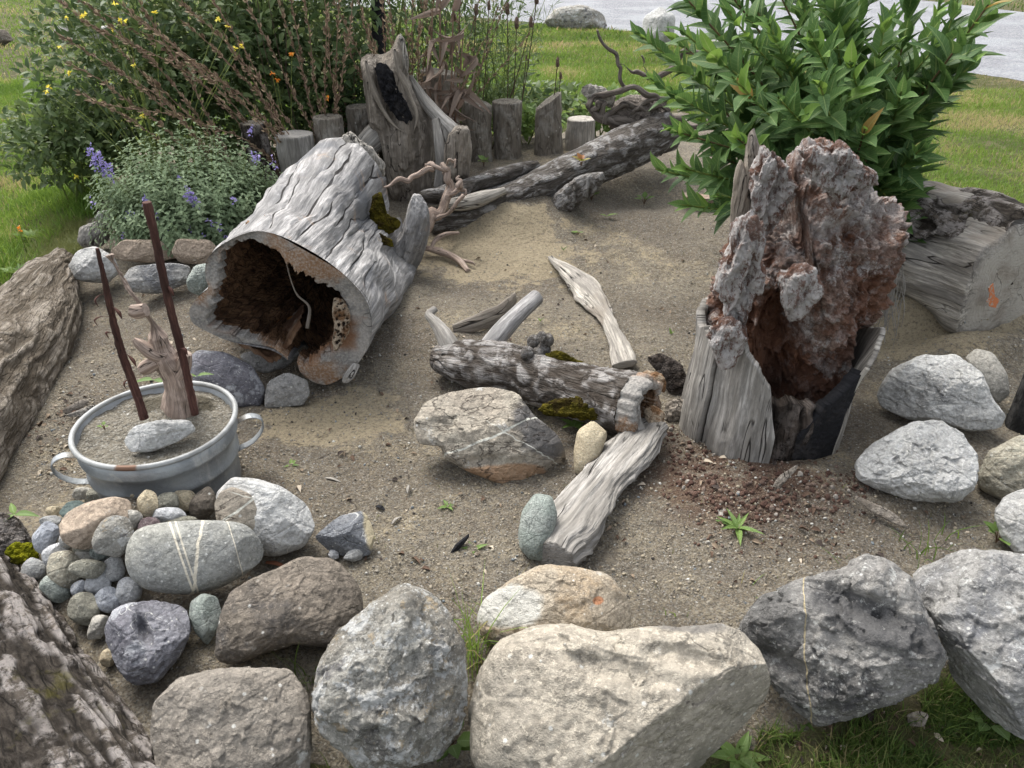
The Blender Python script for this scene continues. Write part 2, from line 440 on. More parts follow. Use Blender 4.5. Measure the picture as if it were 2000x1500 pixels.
def build_mat(name, base, layers=(), rough=.88, spec=.25, rnd=True, bump=True, transl=0.0, tint=0.0, st0=(1, 1, 1), metal=0.0):
    b = B(name); gc = b.attr('gc', True)
    co = gc
    if rnd:
        oi = b.node('ShaderNodeObjectInfo'); mu = b.math('MULTIPLY', oi.outputs['Random'], 37.0)
        ad = b.node('ShaderNodeVectorMath', operation='ADD'); b.lk(gc, ad.inputs[0]); b.lk(mu, ad.inputs[1]); co = ad.outputs[0]
    def coord(L):
        st = L.get('st', (1, 1, 1))
        mp = b.node('ShaderNodeMapping'); b.lk(co, mp.inputs[0]); mp.inputs['Scale'].default_value = st; o = L.get('o', 0.0); mp.inputs['Location'].default_value = (o, o * 1.7, o * .6)
        return mp.outputs[0]
    def noise(L, s=None, d=None):
        x = b.node('ShaderNodeTexNoise'); b.lk(coord(L), x.inputs['Vector']); x.inputs['Scale'].default_value = s or L['s']; x.inputs['Detail'].default_value = L.get('d', 4) if d is None else d
        x.inputs['Distortion'].default_value = L.get('w', 0.0); x.inputs['Roughness'].default_value = L.get('ro', .55)
        return x.outputs[0]
    def mask(L):
        k = L['k']; lo, hi = L.get('r', (.45, .6))
        if k == 'n': return b.ramp(noise(L), lo, hi)
        if k == 'c': return b.ramp(b.math('ABSOLUTE', b.math('SUBTRACT', noise(L), .5)), L.get('wd', .02), 0.0)
        if k in 've':
            x = b.node('ShaderNodeTexVoronoi', feature='F1' if k == 'v' else 'DISTANCE_TO_EDGE'); b.lk(coord(L), x.inputs['Vector']); x.inputs['Scale'].default_value = L['s']
            if k == 'v' and L.get('sp'):   # sparse: only some cells
                c_ = b.node('ShaderNodeSeparateColor'); b.lk(x.outputs['Color'], c_.inputs[0])
                return b.math('MULTIPLY', b.ramp(x.outputs['Distance'], hi, lo), b.ramp(c_.outputs[0], 1 - L['sp'], 1 - L['sp'] + .02))
            return b.ramp(x.outputs['Distance'], hi, lo)
        if k == 'vc':
            x = b.node('ShaderNodeTexVoronoi', feature='F1'); b.lk(coord(L), x.inputs['Vector']); x.inputs['Scale'].default_value = L['s']
            c_ = b.node('ShaderNodeSeparateColor'); b.lk(x.outputs['Color'], c_.inputs[0]); return b.ramp(c_.outputs[0], lo, hi, False)
        if k == 'h': return b.ramp(b.attr('h'), lo, hi)
        if k == 'u': return b.ramp(b.attr('cap'), lo, hi)
        if k == 'up':
            g_ = b.node('ShaderNodeNewGeometry'); s_ = b.node('ShaderNodeSeparateXYZ'); b.lk(g_.outputs['Normal'], s_.inputs[0]); return b.ramp(s_.outputs[2], lo, hi)
        if k == 'R':
            oi2 = b.node('ShaderNodeObjectInfo'); return b.ramp(oi2.outputs['Random'], lo, hi, False)
        if k == 'p':
            v = b.node('ShaderNodeVectorMath', operation='SUBTRACT'); b.lk(gc, v.inputs[0]); v.inputs[1].default_value = L['at']
            v2 = b.node('ShaderNodeVectorMath', operation='DIVIDE'); b.lk(v.outputs[0], v2.inputs[0]); v2.inputs[1].default_value = L['rad']
            ln = b.node('ShaderNodeVectorMath', operation='LENGTH'); b.lk(v2.outputs[0], ln.inputs[0])
            L2 = dict(L); L2.setdefault('s', 12); nz = b.math('MULTIPLY', b.math('SUBTRACT', noise(L2), .5), L.get('nz', 1.2))
            return b.ramp(b.math('ADD', ln.outputs['Value'], nz), 1.1, .8)
        if k == 'l':
            s_ = b.node('ShaderNodeSeparateXYZ'); b.lk(gc, s_.inputs[0]); a_, b_, c_ = L['ln']
            q = b.math('ADD', b.math('MULTIPLY', s_.outputs[0], a_), b.math('MULTIPLY', s_.outputs[1], b_))
            L2 = dict(L); L2.setdefault('s', 9)
            q = b.math('ADD', b.math('SUBTRACT', q, c_), b.math('MULTIPLY', b.math('SUBTRACT', noise(L2), .5), L.get('nz', .03)))
            m_ = b.ramp(b.math('ABSOLUTE', q), L.get('wd', .003), L.get('wd', .003) * .45)
            if 'lim' in L:
                ax_, lo_, hi_ = L['lim']; m_ = b.math('MULTIPLY', m_, b.ramp(s_.outputs[ax_], lo_, hi_))
            return m_
        if k == 'g':  # fine wave lines
            x = b.node('ShaderNodeTexWave', wave_type=L.get('wt', 'RINGS'), rings_direction='Z'); b.lk(coord(L), x.inputs['Vector']); x.inputs['Scale'].default_value = L['s']; x.inputs['Distortion'].default_value = L.get('w', 2); x.inputs['Detail'].default_value = 2
            return b.ramp(x.outputs['Fac'], lo, hi)
        if k == 'mid':
            s_ = b.node('ShaderNodeSeparateXYZ'); b.lk(gc, s_.inputs[0]); return b.ramp(b.math('ABSOLUTE', s_.outputs[0]), L.get('wd', .09), .02)
        if k == 'ribs':
            s_ = b.node('ShaderNodeSeparateXYZ'); b.lk(gc, s_.inputs[0])
            q = b.math('SUBTRACT', b.math('MULTIPLY', s_.outputs[1], L.get('f', 9.0)), b.math('MULTIPLY', b.math('ABSOLUTE', s_.outputs[0]), 1.3))
            return b.ramp(b.math('ABSOLUTE', b.math('SUBTRACT', b.math('FRACT', q), .5)), .12, .0)
        if k == 'tip':
            s_ = b.node('ShaderNodeSeparateXYZ'); b.lk(gc, s_.inputs[0]); return b.ramp(s_.outputs[1], lo, hi)
        if k == 'zz':
            s_ = b.node('ShaderNodeSeparateXYZ'); b.lk(gc, s_.inputs[0]); return b.ramp(s_.outputs[2], lo, hi)
        raise ValueError(k)
    col = base; hgt = None
    for L in layers:
        m_ = mask(L)
        if 'm' in L: m_ = b.math('MULTIPLY', m_, mask(L['m']))
        if L.get('c') is not None:
            f_ = b.math('MULTIPLY', m_, L['a']) if 'a' in L else m_
            col = b.mix(f_, col, L['c'])
        if 'b' in L:
            t = b.math('MULTIPLY', m_, L['b']); hgt = t if hgt is None else b.math('ADD', hgt, t)
    if tint:
        oi3 = b.node('ShaderNodeObjectInfo'); hs = b.node('ShaderNodeHueSaturation')
        b.lk(b.math('ADD', b.math('MULTIPLY', oi3.outputs['Random'], tint), 1 - tint / 2), hs.inputs['Value'])
        if isinstance(col, tuple): hs.inputs['Color'].default_value = (*col, 1)
        else: b.lk(col, hs.inputs['Color'])
        col = hs.outputs[0]
    if isinstance(col, tuple): b.bsdf.inputs['Base Color'].default_value = (*col, 1)
    else: b.lk(col, b.bsdf.inputs['Base Color'])
    b.bsdf.inputs['Roughness'].default_value = rough
    b.bsdf.inputs['Specular IOR Level'].default_value = spec
    b.bsdf.inputs['Metallic'].default_value = metal
    if hgt is not None:
        bp = b.node('ShaderNodeBump'); bp.inputs['Strength'].default_value = 1.0; bp.inputs['Distance'].default_value = 1.0
        b.lk(hgt, bp.inputs['Height']); b.lk(bp.outputs[0], b.bsdf.inputs['Normal'])
    if transl:
        tr = b.node('ShaderNodeBsdfTranslucent'); mx = b.node('ShaderNodeMixShader'); mx.inputs[0].default_value = transl
        hs = b.node('ShaderNodeHueSaturation'); hs.inputs['Value'].default_value = 1.4; hs.inputs['Hue'].default_value = .485
        if isinstance(col, tuple): hs.inputs['Color'].default_value = (*col, 1)
        else: b.lk(col, hs.inputs['Color'])
        b.lk(hs.outputs[0], tr.inputs[0]); b.lk(b.bsdf.outputs[0], mx.inputs[1]); b.lk(tr.outputs[0], mx.inputs[2]); b.lk(mx.outputs[0], b.n['Material Output'].inputs[0])
    return b.m
def srgb(r, g_, b_):
    f = lambda v: (v / 255 / 12.92) if v / 255 <= .04045 else ((v / 255 + .055) / 1.055) ** 2.4
    return (f(r), f(g_), f(b_))
def rock(name, base, second=None, dark=None, white=.5, sc_=1.0, extra=(), darkr=(.56, .66), secr=(.45, .6), rough=.85, grain=1.0, veins=0.0):
    second = second or tuple(v * .75 for v in base); dark = dark or (.045, .045, .048)
    L = [dict(k='n', s=5 / sc_, d=5, r=secr, c=second),
         dict(k='n', s=11 / sc_, d=6, r=(.35, .7), c=tuple(v * 1.25 for v in base), a=.5, o=3.1),
         dict(k='n', s=3.2 / sc_, d=8, ro=.7, r=darkr, c=dark, a=.75, o=8.3),
         dict(k='n', s=60 / sc_, d=5, ro=.7, r=(.42, .62), c=tuple(v * .5 for v in base), a=.6, o=1.3), dict(k='n', s=130 / sc_, d=4, ro=.75, r=(.54, .64), c=tuple(min(.7, v * 1.7) for v in base), a=.55, o=17),
         dict(k='v', s=70 / sc_, sp=.12 * white * 2, r=(.14, .3), c=(.62, .62, .58), a=.75),
         dict(k='n', s=16 / sc_, d=9, ro=.75, r=(.60, .68), c=(.60, .60, .57), a=min(1, white * 1.1), o=6),
         dict(k='n', s=6 / sc_, d=4, ro=.45, r=(.2, .8), b=.014 * sc_), dict(k='e', s=6 / sc_, r=(0, .04), b=-.0025 if grain > .85 and rough > .8 else 0.0, st=(1, 1.7, 1)),
         dict(k='n', s=120, d=5, ro=.7, r=(.2, .8), b=.0022 * grain),
         dict(k='n', s=30 / sc_, d=6, ro=.75, r=(.2, .8), b=.005 * grain), dict(k='n', s=4 / sc_, d=9, ro=.62, r=(.47, .53), b=.004 * sc_, o=44),
         dict(k='n', s=26 / sc_, d=8, ro=.8, r=(.56, .66), c=tuple(v * .35 for v in base), a=.7, o=14),
         dict(k='c', s=3.5 / sc_, d=5, wd=.005, c=tuple(v * .3 for v in base), a=.55, b=-.002, o=4, m=dict(k='n', s=5, d=3, r=(.5, .62)))]
    if veins: L.append(dict(k='c', s=3.0 / sc_, d=3, wd=.004 * veins, c=(.60, .60, .57), a=.85, o=11, w=.3, m=dict(k='n', s=6, d=4, r=(.45, .55))))
    return build_mat(name, base, L + list(extra), rough=rough)
M = {}
M['tan_rock'] = rock('tan_rock', (.36, .325, .265), (.29, .265, .22), white=.45, sc_=1.6, darkr=(.66, .76), grain=.9, extra=[
    dict(k='p', at=(.0, .20, .1), rad=(.22, .035, .4), c=(.12, .115, .11), a=.7, s=9), dict(k='p', at=(.24, -.15, .1), rad=(.10, .13, .4), c=(.17, .16, .125), a=.85, s=7, nz=.8)])
M['mottled_rock'] = rock('mottled_rock', (.34, .33, .295), (.22, .20, .165), white=1.3, sc_=.8, darkr=(.60, .68), grain=1.6, extra=[
    dict(k='n', s=13, d=9, ro=.75, r=(.52, .58), c=(.56, .57, .56), a=.7, o=31), dict(k='n', s=8, d=7, ro=.7, r=(.56, .64), c=(.10, .10, .11), a=.75, o=41), dict(k='n', s=19, d=7, ro=.7, r=(.58, .66), c=(.36, .28, .17), a=.7, o=51)])
M['brown_rock'] = rock('brown_rock', (.21, .18, .145), (.15, .13, .105), white=.35, sc_=1.3, darkr=(.52, .62), grain=1.3)
M['greybrown_rock'] = rock('greybrown_rock', (.25, .225, .19), (.19, .17, .145), white=.55, sc_=1.3, darkr=(.58, .7), grain=1.1, veins=.8)
M['dark_rock'] = rock('dark_rock', (.27, .262, .245), (.19, .185, .175), white=.8, sc_=1.1, darkr=(.52, .60), grain=1.4, extra=[
    dict(k='p', at=(.05, .06, .1), rad=(.17, .05, .4), c=(.045, .046, .05), a=.75, s=8), dict(k='p', at=(-.17, .0, .1), rad=(.06, .10, .4), c=(.06, .06, .06), a=.55, s=8), dict(k='n', s=24, d=8, ro=.8, r=(.58, .64), c=(.52, .52, .49), a=.8, o=33),
    dict(k='l', ln=(1, .35, -.09), wd=.0022, nz=.03, c=(.5, .42, .26), a=.9)])
M['darkblue_rock'] = rock('darkblue_rock', (.29, .285, .27), (.15, .155, .165), white=.7, sc_=1.2, darkr=(.54, .64), secr=(.5, .6), extra=[dict(k='n', s=11, d=8, ro=.75, r=(.57, .63), c=(.46, .47, .46), a=.7, o=33)])
M['white_rock'] = rock('white_rock', (.50, .50, .48), (.36, .355, .335), white=1.3, sc_=1.1, darkr=(.62, .74), veins=.5)
M['cream_rock'] = rock('cream_rock', (.46, .43, .34), (.36, .33, .26), white=.6, sc_=1.0, darkr=(.62, .74))
M['purple_rock'] = rock('purple_rock', (.21, .21, .23), (.155, .15, .17), white=.9, sc_=.8, darkr=(.62, .72), veins=.6, extra=[dict(k='n', s=10, d=9, ro=.75, r=(.55, .61), c=(.42, .43, .45), a=.75, o=33)])
M['green_rock'] = rock('green_rock', (.31, .35, .315), (.40, .43, .395), white=.6, sc_=.5, darkr=(.64, .74))
M['blue_pebble'] = rock('blue_pebble', (.36, .385, .43), (.43, .45, .48), white=.6, sc_=.4, darkr=(.68, .78), veins=.8, rough=.7)
M['grey_pebble'] = rock('grey_pebble', (.42, .425, .415), (.34, .34, .325), white=.5, sc_=.4, darkr=(.66, .76), rough=.7)
M['olive_pebble'] = rock('olive_pebble', (.33, .32, .26), (.26, .25, .20), white=.35, sc_=.5, darkr=(.66, .76), rough=.7)
M['cream_pebble'] = rock('cream_pebble', (.54, .46, .32), (.44, .36, .24), white=.4, sc_=.4, darkr=(.7, .8), rough=.75)
M['white_pebble'] = rock('white_pebble', (.56, .57, .58), (.44, .455, .46), white=.8, sc_=.4, darkr=(.66, .76), rough=.7)
M['rose_pebble'] = rock('rose_pebble', (.43, .345, .265), (.35, .28, .215), white=.35, sc_=.9, darkr=(.7, .8))
M['wine_pebble'] = rock('wine_pebble', (.16, .12, .125), (.22, .17, .17), white=.5, sc_=.3, darkr=(.66, .76), veins=1)
M['darkgreen_pebble'] = rock('darkgreen_pebble', (.12, .16, .15), (.16, .20, .185), white=.3, sc_=.4, rough=.7)
M['round_grey'] = rock('round_grey', (.35, .335, .295), (.30, .29, .26), white=.2, sc_=.8, darkr=(.7, .8), grain=.5, rough=.7)
CR = (.62, .57, .46)
M['cobble'] = rock('cobble', (.285, .285, .255), (.24, .245, .235), white=.35, sc_=.9, darkr=(.66, .76), grain=.6, rough=.75, extra=[
    dict(k='l', ln=(1, .03, -.025), wd=.0035, nz=.008, c=CR, a=.95), dict(k='l', ln=(1, .02, -.013), wd=.003, nz=.006, c=CR, a=.8),
    dict(k='l', ln=(.9, -.42, .012), wd=.0045, nz=.04, c=CR, a=.95), dict(k='l', ln=(1, 0, .105), wd=.0018, nz=.004, c=CR, a=.8), dict(k='l', ln=(1, .12, .185), wd=.002, nz=.01, c=CR, a=.8)])
M['layered_rock'] = rock('layered_rock', (.30, .265, .215), (.36, .33, .27), white=.5, sc_=1.2, darkr=(.64, .72), extra=[
    dict(k='p', at=(.20, .05, .03), rad=(.12, .13, .3), c=(.08, .08, .085), a=.8, s=9), dict(k='p', at=(.04, -.12, .1), rad=(.2, .04, .3), c=(.36, .21, .11), a=.7, s=8),
    dict(k='l', ln=(.35, -1, .0), wd=.005, nz=.12, s=4, c=(.6, .6, .53), a=.9), dict(k='l', ln=(.55, .9, .05), wd=.002, nz=.05, c=(.6, .6, .53), a=.8, lim=(0, -.02, .02)),
    dict(k='c', s=5, d=5, wd=.012, c=(.07, .055, .045), a=.7, b=-.006, st=(1, 2.2, 1), w=.6, o=2)])
M['orange_rock'] = rock('orange_rock', (.41, .355, .275), (.36, .275, .18), white=.5, sc_=1.0, darkr=(.62, .72), extra=[
    dict(k='p', at=(-.13, .0, .1), rad=(.13, .05, .3), c=(.54, .54, .50), a=.8, s=9), dict(k='p', at=(.03, -.11, .1), rad=(.25, .05, .3), c=(.12, .115, .11), a=.7, s=9),
    dict(k='p', at=(.115, .025, .1), rad=(.014, .011, .3), c=(.48, .20, .09), a=.8, s=30, nz=.9)])
M['yellowrim_rock'] = rock('yellowrim_rock', (.17, .18, .195), (.23, .235, .24), white=.4, sc_=.6, veins=1.3, extra=[dict(k='p', at=(.085, .01, .05), rad=(.038, .07, .3), c=(.45, .39, .26), a=.95, s=9)])

def wood(name, light, mid, dark, sc_=1.0, crack=1.0, extra=(), moss=0.0, st=.10, bmp=1.0, silver=.5):
    g = (1, 1, st)
    L = [dict(k='n', s=14 / sc_, d=6, ro=.65, r=(.38, .62), st=g, c=mid, w=.4),
         dict(k='n', s=5 / sc_, d=5, r=(.5, .66), st=(1, 1, .2), c=dark, a=.85, o=2.2, ro=.65),
         dict(k='n', s=8 / sc_, d=7, ro=.7, r=(.52, .66), st=(1, 1, .2), c=tuple(min(.75, v * 1.45) for v in light), a=silver, o=7.1),
         dict(k='n', s=90 / sc_, d=3, r=(.42, .62), st=(1, 1, .05), c=tuple(v * .55 for v in mid), a=.6, o=5),
         dict(k='n', s=22 / sc_, d=6, ro=.7, r=(.2, .8), st=(1, 1, st * .6), b=.005 * bmp * sc_), dict(k='n', s=45 / sc_, d=6, ro=.8, r=(.46, .58), st=(1, 1, .12), c=tuple(v * .5 for v in mid), a=.55, o=15),
         dict(k='n', s=120, d=3, r=(.2, .8), st=(1, 1, .06), b=.0022 * bmp)]
    if crack:
        L += [dict(k='c', s=6.5 / sc_, d=3, wd=.008 * crack, st=(1, 1, .10), c=(.015, .013, .012), a=.95, b=-.008, o=9, m=dict(k='n', s=4, d=3, r=(.44, .54), o=2)),
              dict(k='c', s=16 / sc_, d=3, wd=.012 * crack, st=(1, 1, .07), c=(.03, .026, .022), a=.7, b=-.003, o=12, m=dict(k='n', s=6, d=2, r=(.48, .6)))]
    L += [dict(k='u', r=(.2, .6), c=tuple(v * .8 for v in light)), dict(k='g', s=22, st=(1, 1, 0), wt='RINGS', w=6, r=(.5, .9), c=dark, a=.12, m=dict(k='u', r=(.2, .6)))]
    return build_mat(name, light, L + list(extra), rough=.85, spec=.2, rnd=False)
def barkm(name, ridge, furrow, lich=None, la=.5, extra=(), moss=0.0, f=1.0):
    L = [dict(k='h', r=(-.15, .45), c=ridge), dict(k='e', s=34 * f, st=(1, 1, .16), r=(0, .16), c=tuple(v * .8 for v in furrow), a=.75, b=-.006, o=1), dict(k='n', s=30 * f, d=6, ro=.7, r=(.4, .7), c=tuple(v * .6 for v in ridge), a=.7, st=(1, 1, .5)),
         dict(k='n', s=55 * f, d=6, ro=.75, r=(.2, .8), st=(1, 1, .4), b=.012), dict(k='c', s=11 * f, d=3, wd=.035, st=(1, 1, .35), c=tuple(v * .6 for v in furrow), a=.85, b=-.007, o=3)]
    if lich: L.append(dict(k='n', s=13 * f, d=9, ro=.78, r=(.44, .55), c=lich, a=la, o=5.5, m=dict(k='h', r=(-.3, .2))))
    L += [dict(k='u', r=(.2, .6), c=(.27, .25, .21)), dict(k='n', s=18, d=6, ro=.7, r=(.42, .6), c=(.15, .13, .105), a=.8, m=dict(k='u', r=(.2, .6))), dict(k='g', s=20, st=(1, 1, 0), w=6, r=(.5, .9), c=(.1, .085, .07), a=.2, m=dict(k='u', r=(.2, .6)))]
    return build_mat(name, furrow, L + list(extra), rough=.92, spec=.15, rnd=False)
MOSS = (.11, .10, .012)
M['silver_wood'] = wood('silver_wood', (.38, .37, .36), (.24, .235, .23), (.085, .09, .10), 1.0, 0, silver=.75, extra=[dict(k='h', r=(-2, -2.6), c=(.014, .012, .011), a=.97), dict(k='n', s=3.5, d=6, ro=.65, r=(.52, .66), st=(1, 1, .5), c=(.12, .125, .135), a=.75, o=33), dict(k='n', s=6, d=4, r=(.60, .72), c=(.33, .24, .17), a=.6, o=21)])
M['grey_wood'] = wood('grey_wood', (.36, .345, .32), (.25, .235, .21), (.12, .112, .10), .9, .9)
M['brown_wood'] = wood('brown_wood', (.33, .295, .25), (.22, .19, .155), (.09, .078, .065), .9, .8, silver=.2)
M['pale_wood'] = wood('pale_wood', (.46, .43, .375), (.29, .27, .24), (.14, .125, .115), .8, .9, silver=.7, extra=[dict(k='n', s=4, d=6, ro=.65, r=(.52, .64), st=(1, 1, .6), c=(.22, .19, .155), a=.7, o=33)])
M['twig_wood'] = wood('twig_wood', (.46, .37, .31), (.33, .25, .2), (.12, .09, .08), .35, .6, silver=.5)
M['root_wood'] = wood('root_wood', (.20, .175, .15), (.12, .10, .085), (.05, .042, .036), .4, .6, silver=.2)
M['cane'] = wood('cane', (.11, .055, .043), (.075, .034, .028), (.03, .018, .015), .3, .4, silver=.25)
M['cut_face'] = build_mat('cut_face', (.25, .235, .215), [dict(k='n', s=26, d=5, st=(.6, 1, .6), r=(.4, .62), c=(.17, .165, .155)), dict(k='n', s=5, d=5, r=(.47, .58), c=(.22, .115, .05), a=.8, o=3),
    dict(k='n', s=130, d=3, r=(.4, .65), c=(.42, .40, .36), a=.4), dict(k='c', s=6, d=2, wd=.006, c=(.03, .025, .02), a=.8, b=-.004, m=dict(k='n', s=5, r=(.5, .6))), dict(k='n', s=60, d=4, r=(.2, .8), b=.004), dict(k='h', r=(.35, .6), c=(.16, .072, .028), a=.85)], rnd=False)
M['rot_inside'] = build_mat('rot_inside', (.38, .22, .12), [dict(k='n', s=9, d=6, ro=.7, r=(.42, .6), c=(.17, .09, .05)), dict(k='n', s=14, d=6, ro=.7, r=(.55, .68), c=(.36, .22, .12), a=.7, o=4),
    dict(k='n', s=30, d=6, ro=.75, r=(.2, .8), b=.03), dict(k='e', s=30, r=(0, .12), c=(.02, .013, .01), a=.6, b=-.008)], rnd=False)
M['rot_floor'] = build_mat('rot_floor', (.30, .19, .12), [dict(k='n', s=9, d=6, ro=.7, r=(.42, .6), c=(.18, .10, .06)), dict(k='n', s=5, d=5, r=(.55, .65), c=(.45, .40, .34), a=.8, o=4),
    dict(k='p', at=(.09, -.01, 0), rad=(.05, .035, .2), c=(.52, .21, .05), a=.9, s=20), dict(k='n', s=40, d=6, ro=.75, r=(.2, .8), b=.012)], rnd=False)
M['rot_core'] = build_mat('rot_core', (.20, .085, .045), [dict(k='h', r=(.20, .60), c=(.36, .265, .215)), dict(k='n', s=9, d=6, ro=.7, r=(.45, .62), c=(.20, .095, .055), a=.75), dict(k='n', s=14, d=9, ro=.78, r=(.49, .58), c=(.62, .58, .55), a=.95, o=4, m=dict(k='h', r=(.0, .45))),
    dict(k='zz', r=(-10, -9), c=None) if False else dict(k='n', s=30, d=6, ro=.75, r=(.2, .8), b=.022), dict(k='e', s=34, r=(0, .08), c=(.04, .022, .016), a=.3, b=-.004, w=1), dict(k='n', s=90, d=4, r=(.4, .6), c=(.09, .035, .02), a=.4),
    dict(k='tip', r=(.12, .42), c=(.56, .53, .51), a=.8, m=dict(k='n', s=11, d=8, ro=.75, r=(.44, .54))),
    dict(k='p', at=(-.13, -.14, .1), rad=(.085, .24, .6), s=14, nz=1.3, c=(.22, .10, .055), a=.85), dict(k='n', s=6, d=6, ro=.65, r=(.48, .58), c=(.20, .095, .058), a=.6, o=61), dict(k='p', at=(.24, .03, .1), rad=(.06, .07, .6), s=14, nz=1.3, c=(.24, .11, .06), a=.75), dict(k='p', at=(.0, -.30, .1), rad=(.2, .08, .6), s=14, nz=1.3, c=(.17, .085, .055), a=.7)], rnd=False)
M['rot_white'] = build_mat('rot_white', (.54, .51, .49), [dict(k='n', s=22, d=8, ro=.8, r=(.47, .54), st=(1, .35, 1), c=(.20, .13, .105)), dict(k='n', s=9, d=7, ro=.7, r=(.53, .61), c=(.15, .075, .05), a=.9, o=4), dict(k='n', s=14, d=8, ro=.75, r=(.5, .58), c=(.62, .60, .58), a=.85, o=9, m=dict(k='n', s=7, d=3, r=(.4, .5))),
    dict(k='n', s=38, d=6, ro=.75, r=(.2, .8), st=(1, .4, 1), b=.022)], rnd=False)
M['char_black'] = build_mat('char_black', (.017, .017, .019), [dict(k='n', s=10, d=7, ro=.7, r=(.52, .66), c=(.06, .055, .053), a=.5), dict(k='n', s=50, d=5, st=(1, .3, 1), r=(.2, .8), b=.009)], rough=.85, spec=.15, rnd=False)
M['left_bark'] = barkm('left_bark', (.38, .335, .27), (.17, .14, .105), (.44, .39, .33), .7, f=1.4)
M['deep_bark'] = barkm('deep_bark', (.20, .17, .14), (.035, .029, .023), (.42, .385, .36), .85, f=1.5, extra=[dict(k='n', s=3.2, d=6, ro=.7, r=(.60, .68), c=MOSS, a=.45, o=9)])
M['log_bark'] = barkm('log_bark', (.30, .28, .255), (.12, .105, .09), (.48, .47, .46), .7, f=1.7)
M['moss_bark'] = barkm('moss_bark', (.28, .255, .23), (.085, .07, .057), (.50, .48, .46), .8, f=1.4, extra=[dict(k='n', s=4.5, d=5, r=(.50, .56), c=MOSS, a=.95, b=.006, o=9, m=dict(k='h', r=(9, 9.1)))])
M['post_bark'] = barkm('post_bark', (.38, .345, .29), (.25, .22, .18), (.40, .38, .34), .6, f=1.0, extra=[dict(k='v', s=38, sp=.12, r=(.15, .3), c=(.6, .58, .53), a=.8)])
M['dark_post'] = barkm('dark_post', (.09, .088, .085), (.03, .03, .03), (.16, .155, .15), .4)
M['stump_bark'] = barkm('stump_bark', (.15, .12, .10), (.03, .024, .02), (.24, .21, .19), .5, f=1.4)
M['moss'] = build_mat('moss', (.075, .065, .012), [dict(k='n', s=30, d=4, r=(.4, .65), c=(.15, .125, .018)), dict(k='n', s=14, d=3, r=(.55, .65), c=(.05, .035, .015), a=.8), dict(k='n', s=220, d=3, r=(.2, .8), b=.012), dict(k='n', s=60, d=3, r=(.2, .8), b=.02)], rough=1, spec=.05)
M['bright_moss'] = build_mat('bright_moss', (.19, .20, .012), [dict(k='n', s=30, d=4, r=(.4, .65), c=(.34, .33, .02)), dict(k='n', s=14, d=3, r=(.55, .65), c=(.08, .07, .015), a=.8), dict(k='n', s=220, d=3, r=(.2, .8), b=.012)], rough=1, spec=.05)

M['ground'] = build_mat('ground', (.30, .26, .19), [
    dict(k='n', s=1.3, d=4, r=(.42, .6), c=(.20, .165, .12)), dict(k='n', s=3.1, d=6, ro=.65, r=(.54, .62), c=(.15, .125, .095), a=.6, o=13),
    dict(k='n', s=2.3, d=5, r=(.54, .68), c=(.47, .395, .26), a=.85, o=3),
    dict(k='n', s=5, d=5, r=(.5, .66), c=(.20, .175, .14), a=.6, o=7),
    dict(k='n', s=38, d=5, ro=.7, r=(.42, .62), c=(.13, .115, .092), a=.55, o=1),
    dict(k='vc', s=190, r=(.55, 1), c=(.42, .40, .35), a=.55), dict(k='vc', s=230, r=(.75, 1.0), c=(.09, .088, .085), a=.8, o=5), dict(k='v', s=75, sp=.12, r=(.1, .28), c=(.60, .59, .55), a=.95, o=2, b=.003),
    dict(k='v', s=55, sp=.06, r=(.1, .3), c=(.17, .19, .20), a=.95, o=4, b=.003),
    *[dict(k='p', at=tuple(float(v) for v in PZ(x_, y_, z_)), rad=(r1_ * 1.2, r2_ * 1.2, 1.0), s=9, d=8, ro=.7, nz=2.8, c=(.47, .395, .265), a=a_) for x_, y_, z_, r1_, r2_, a_ in ((970, 455, .15, .42, .30, .75), (640, 820, 0, .22, .16, .8), (1780, 640, .08, .5, .14, .75), (700, 790, 0, .15, .1, .6))],
    dict(k='n', s=70, d=5, ro=.75, r=(.50, .62), c=(.12, .10, .08), a=.6, o=23),
    dict(k='u', r=(.15, .75), c=(.12, .070, .048), a=.8, m=dict(k='n', s=8, d=6, ro=.7, r=(.35, .55))),
    dict(k='h', r=(.35, .65), c=(.10, .10, .045)), dict(k='n', s=9, d=5, r=(.5, .62), c=(.20, .17, .10), a=.6, o=8, m=dict(k='h', r=(.35, .65))),
    dict(k='n', s=160, d=4, ro=.7, r=(.2, .8), b=.007), dict(k='n', s=40, d=5, r=(.2, .8), b=.012), dict(k='v', s=110, r=(0, .6), b=.0030)], rough=.95, spec=.15, rnd=False)
M['gravel_road'] = build_mat('gravel_road', (.36, .365, .375), [dict(k='n', s=25, d=6, ro=.75, r=(.42, .6), c=(.22, .23, .25)), dict(k='vc', s=45, r=(.6, 1), c=(.18, .19, .21), a=.7), dict(k='n', s=1.2, d=4, st=(1, 1, 1), r=(.45, .62), c=(.44, .455, .48), a=.4, o=3), dict(k='n', s=40, d=4, r=(.2, .8), b=.03)], rnd=False)
M['tub_soil'] = build_mat('tub_soil', (.20, .18, .14), [dict(k='n', s=9, d=6, ro=.7, r=(.45, .6), c=(.16, .145, .115)), dict(k='vc', s=200, r=(.6, 1), c=(.4, .39, .35), a=.6), dict(k='v', s=60, sp=.1, r=(.1, .3), c=(.55, .54, .5), b=.003), dict(k='n', s=70, d=5, r=(.2, .8), b=.016), dict(k='p', at=(0.0, .13, 0), rad=(.14, .06, 1), c=(.06, .05, .03), a=.8)], rnd=False)
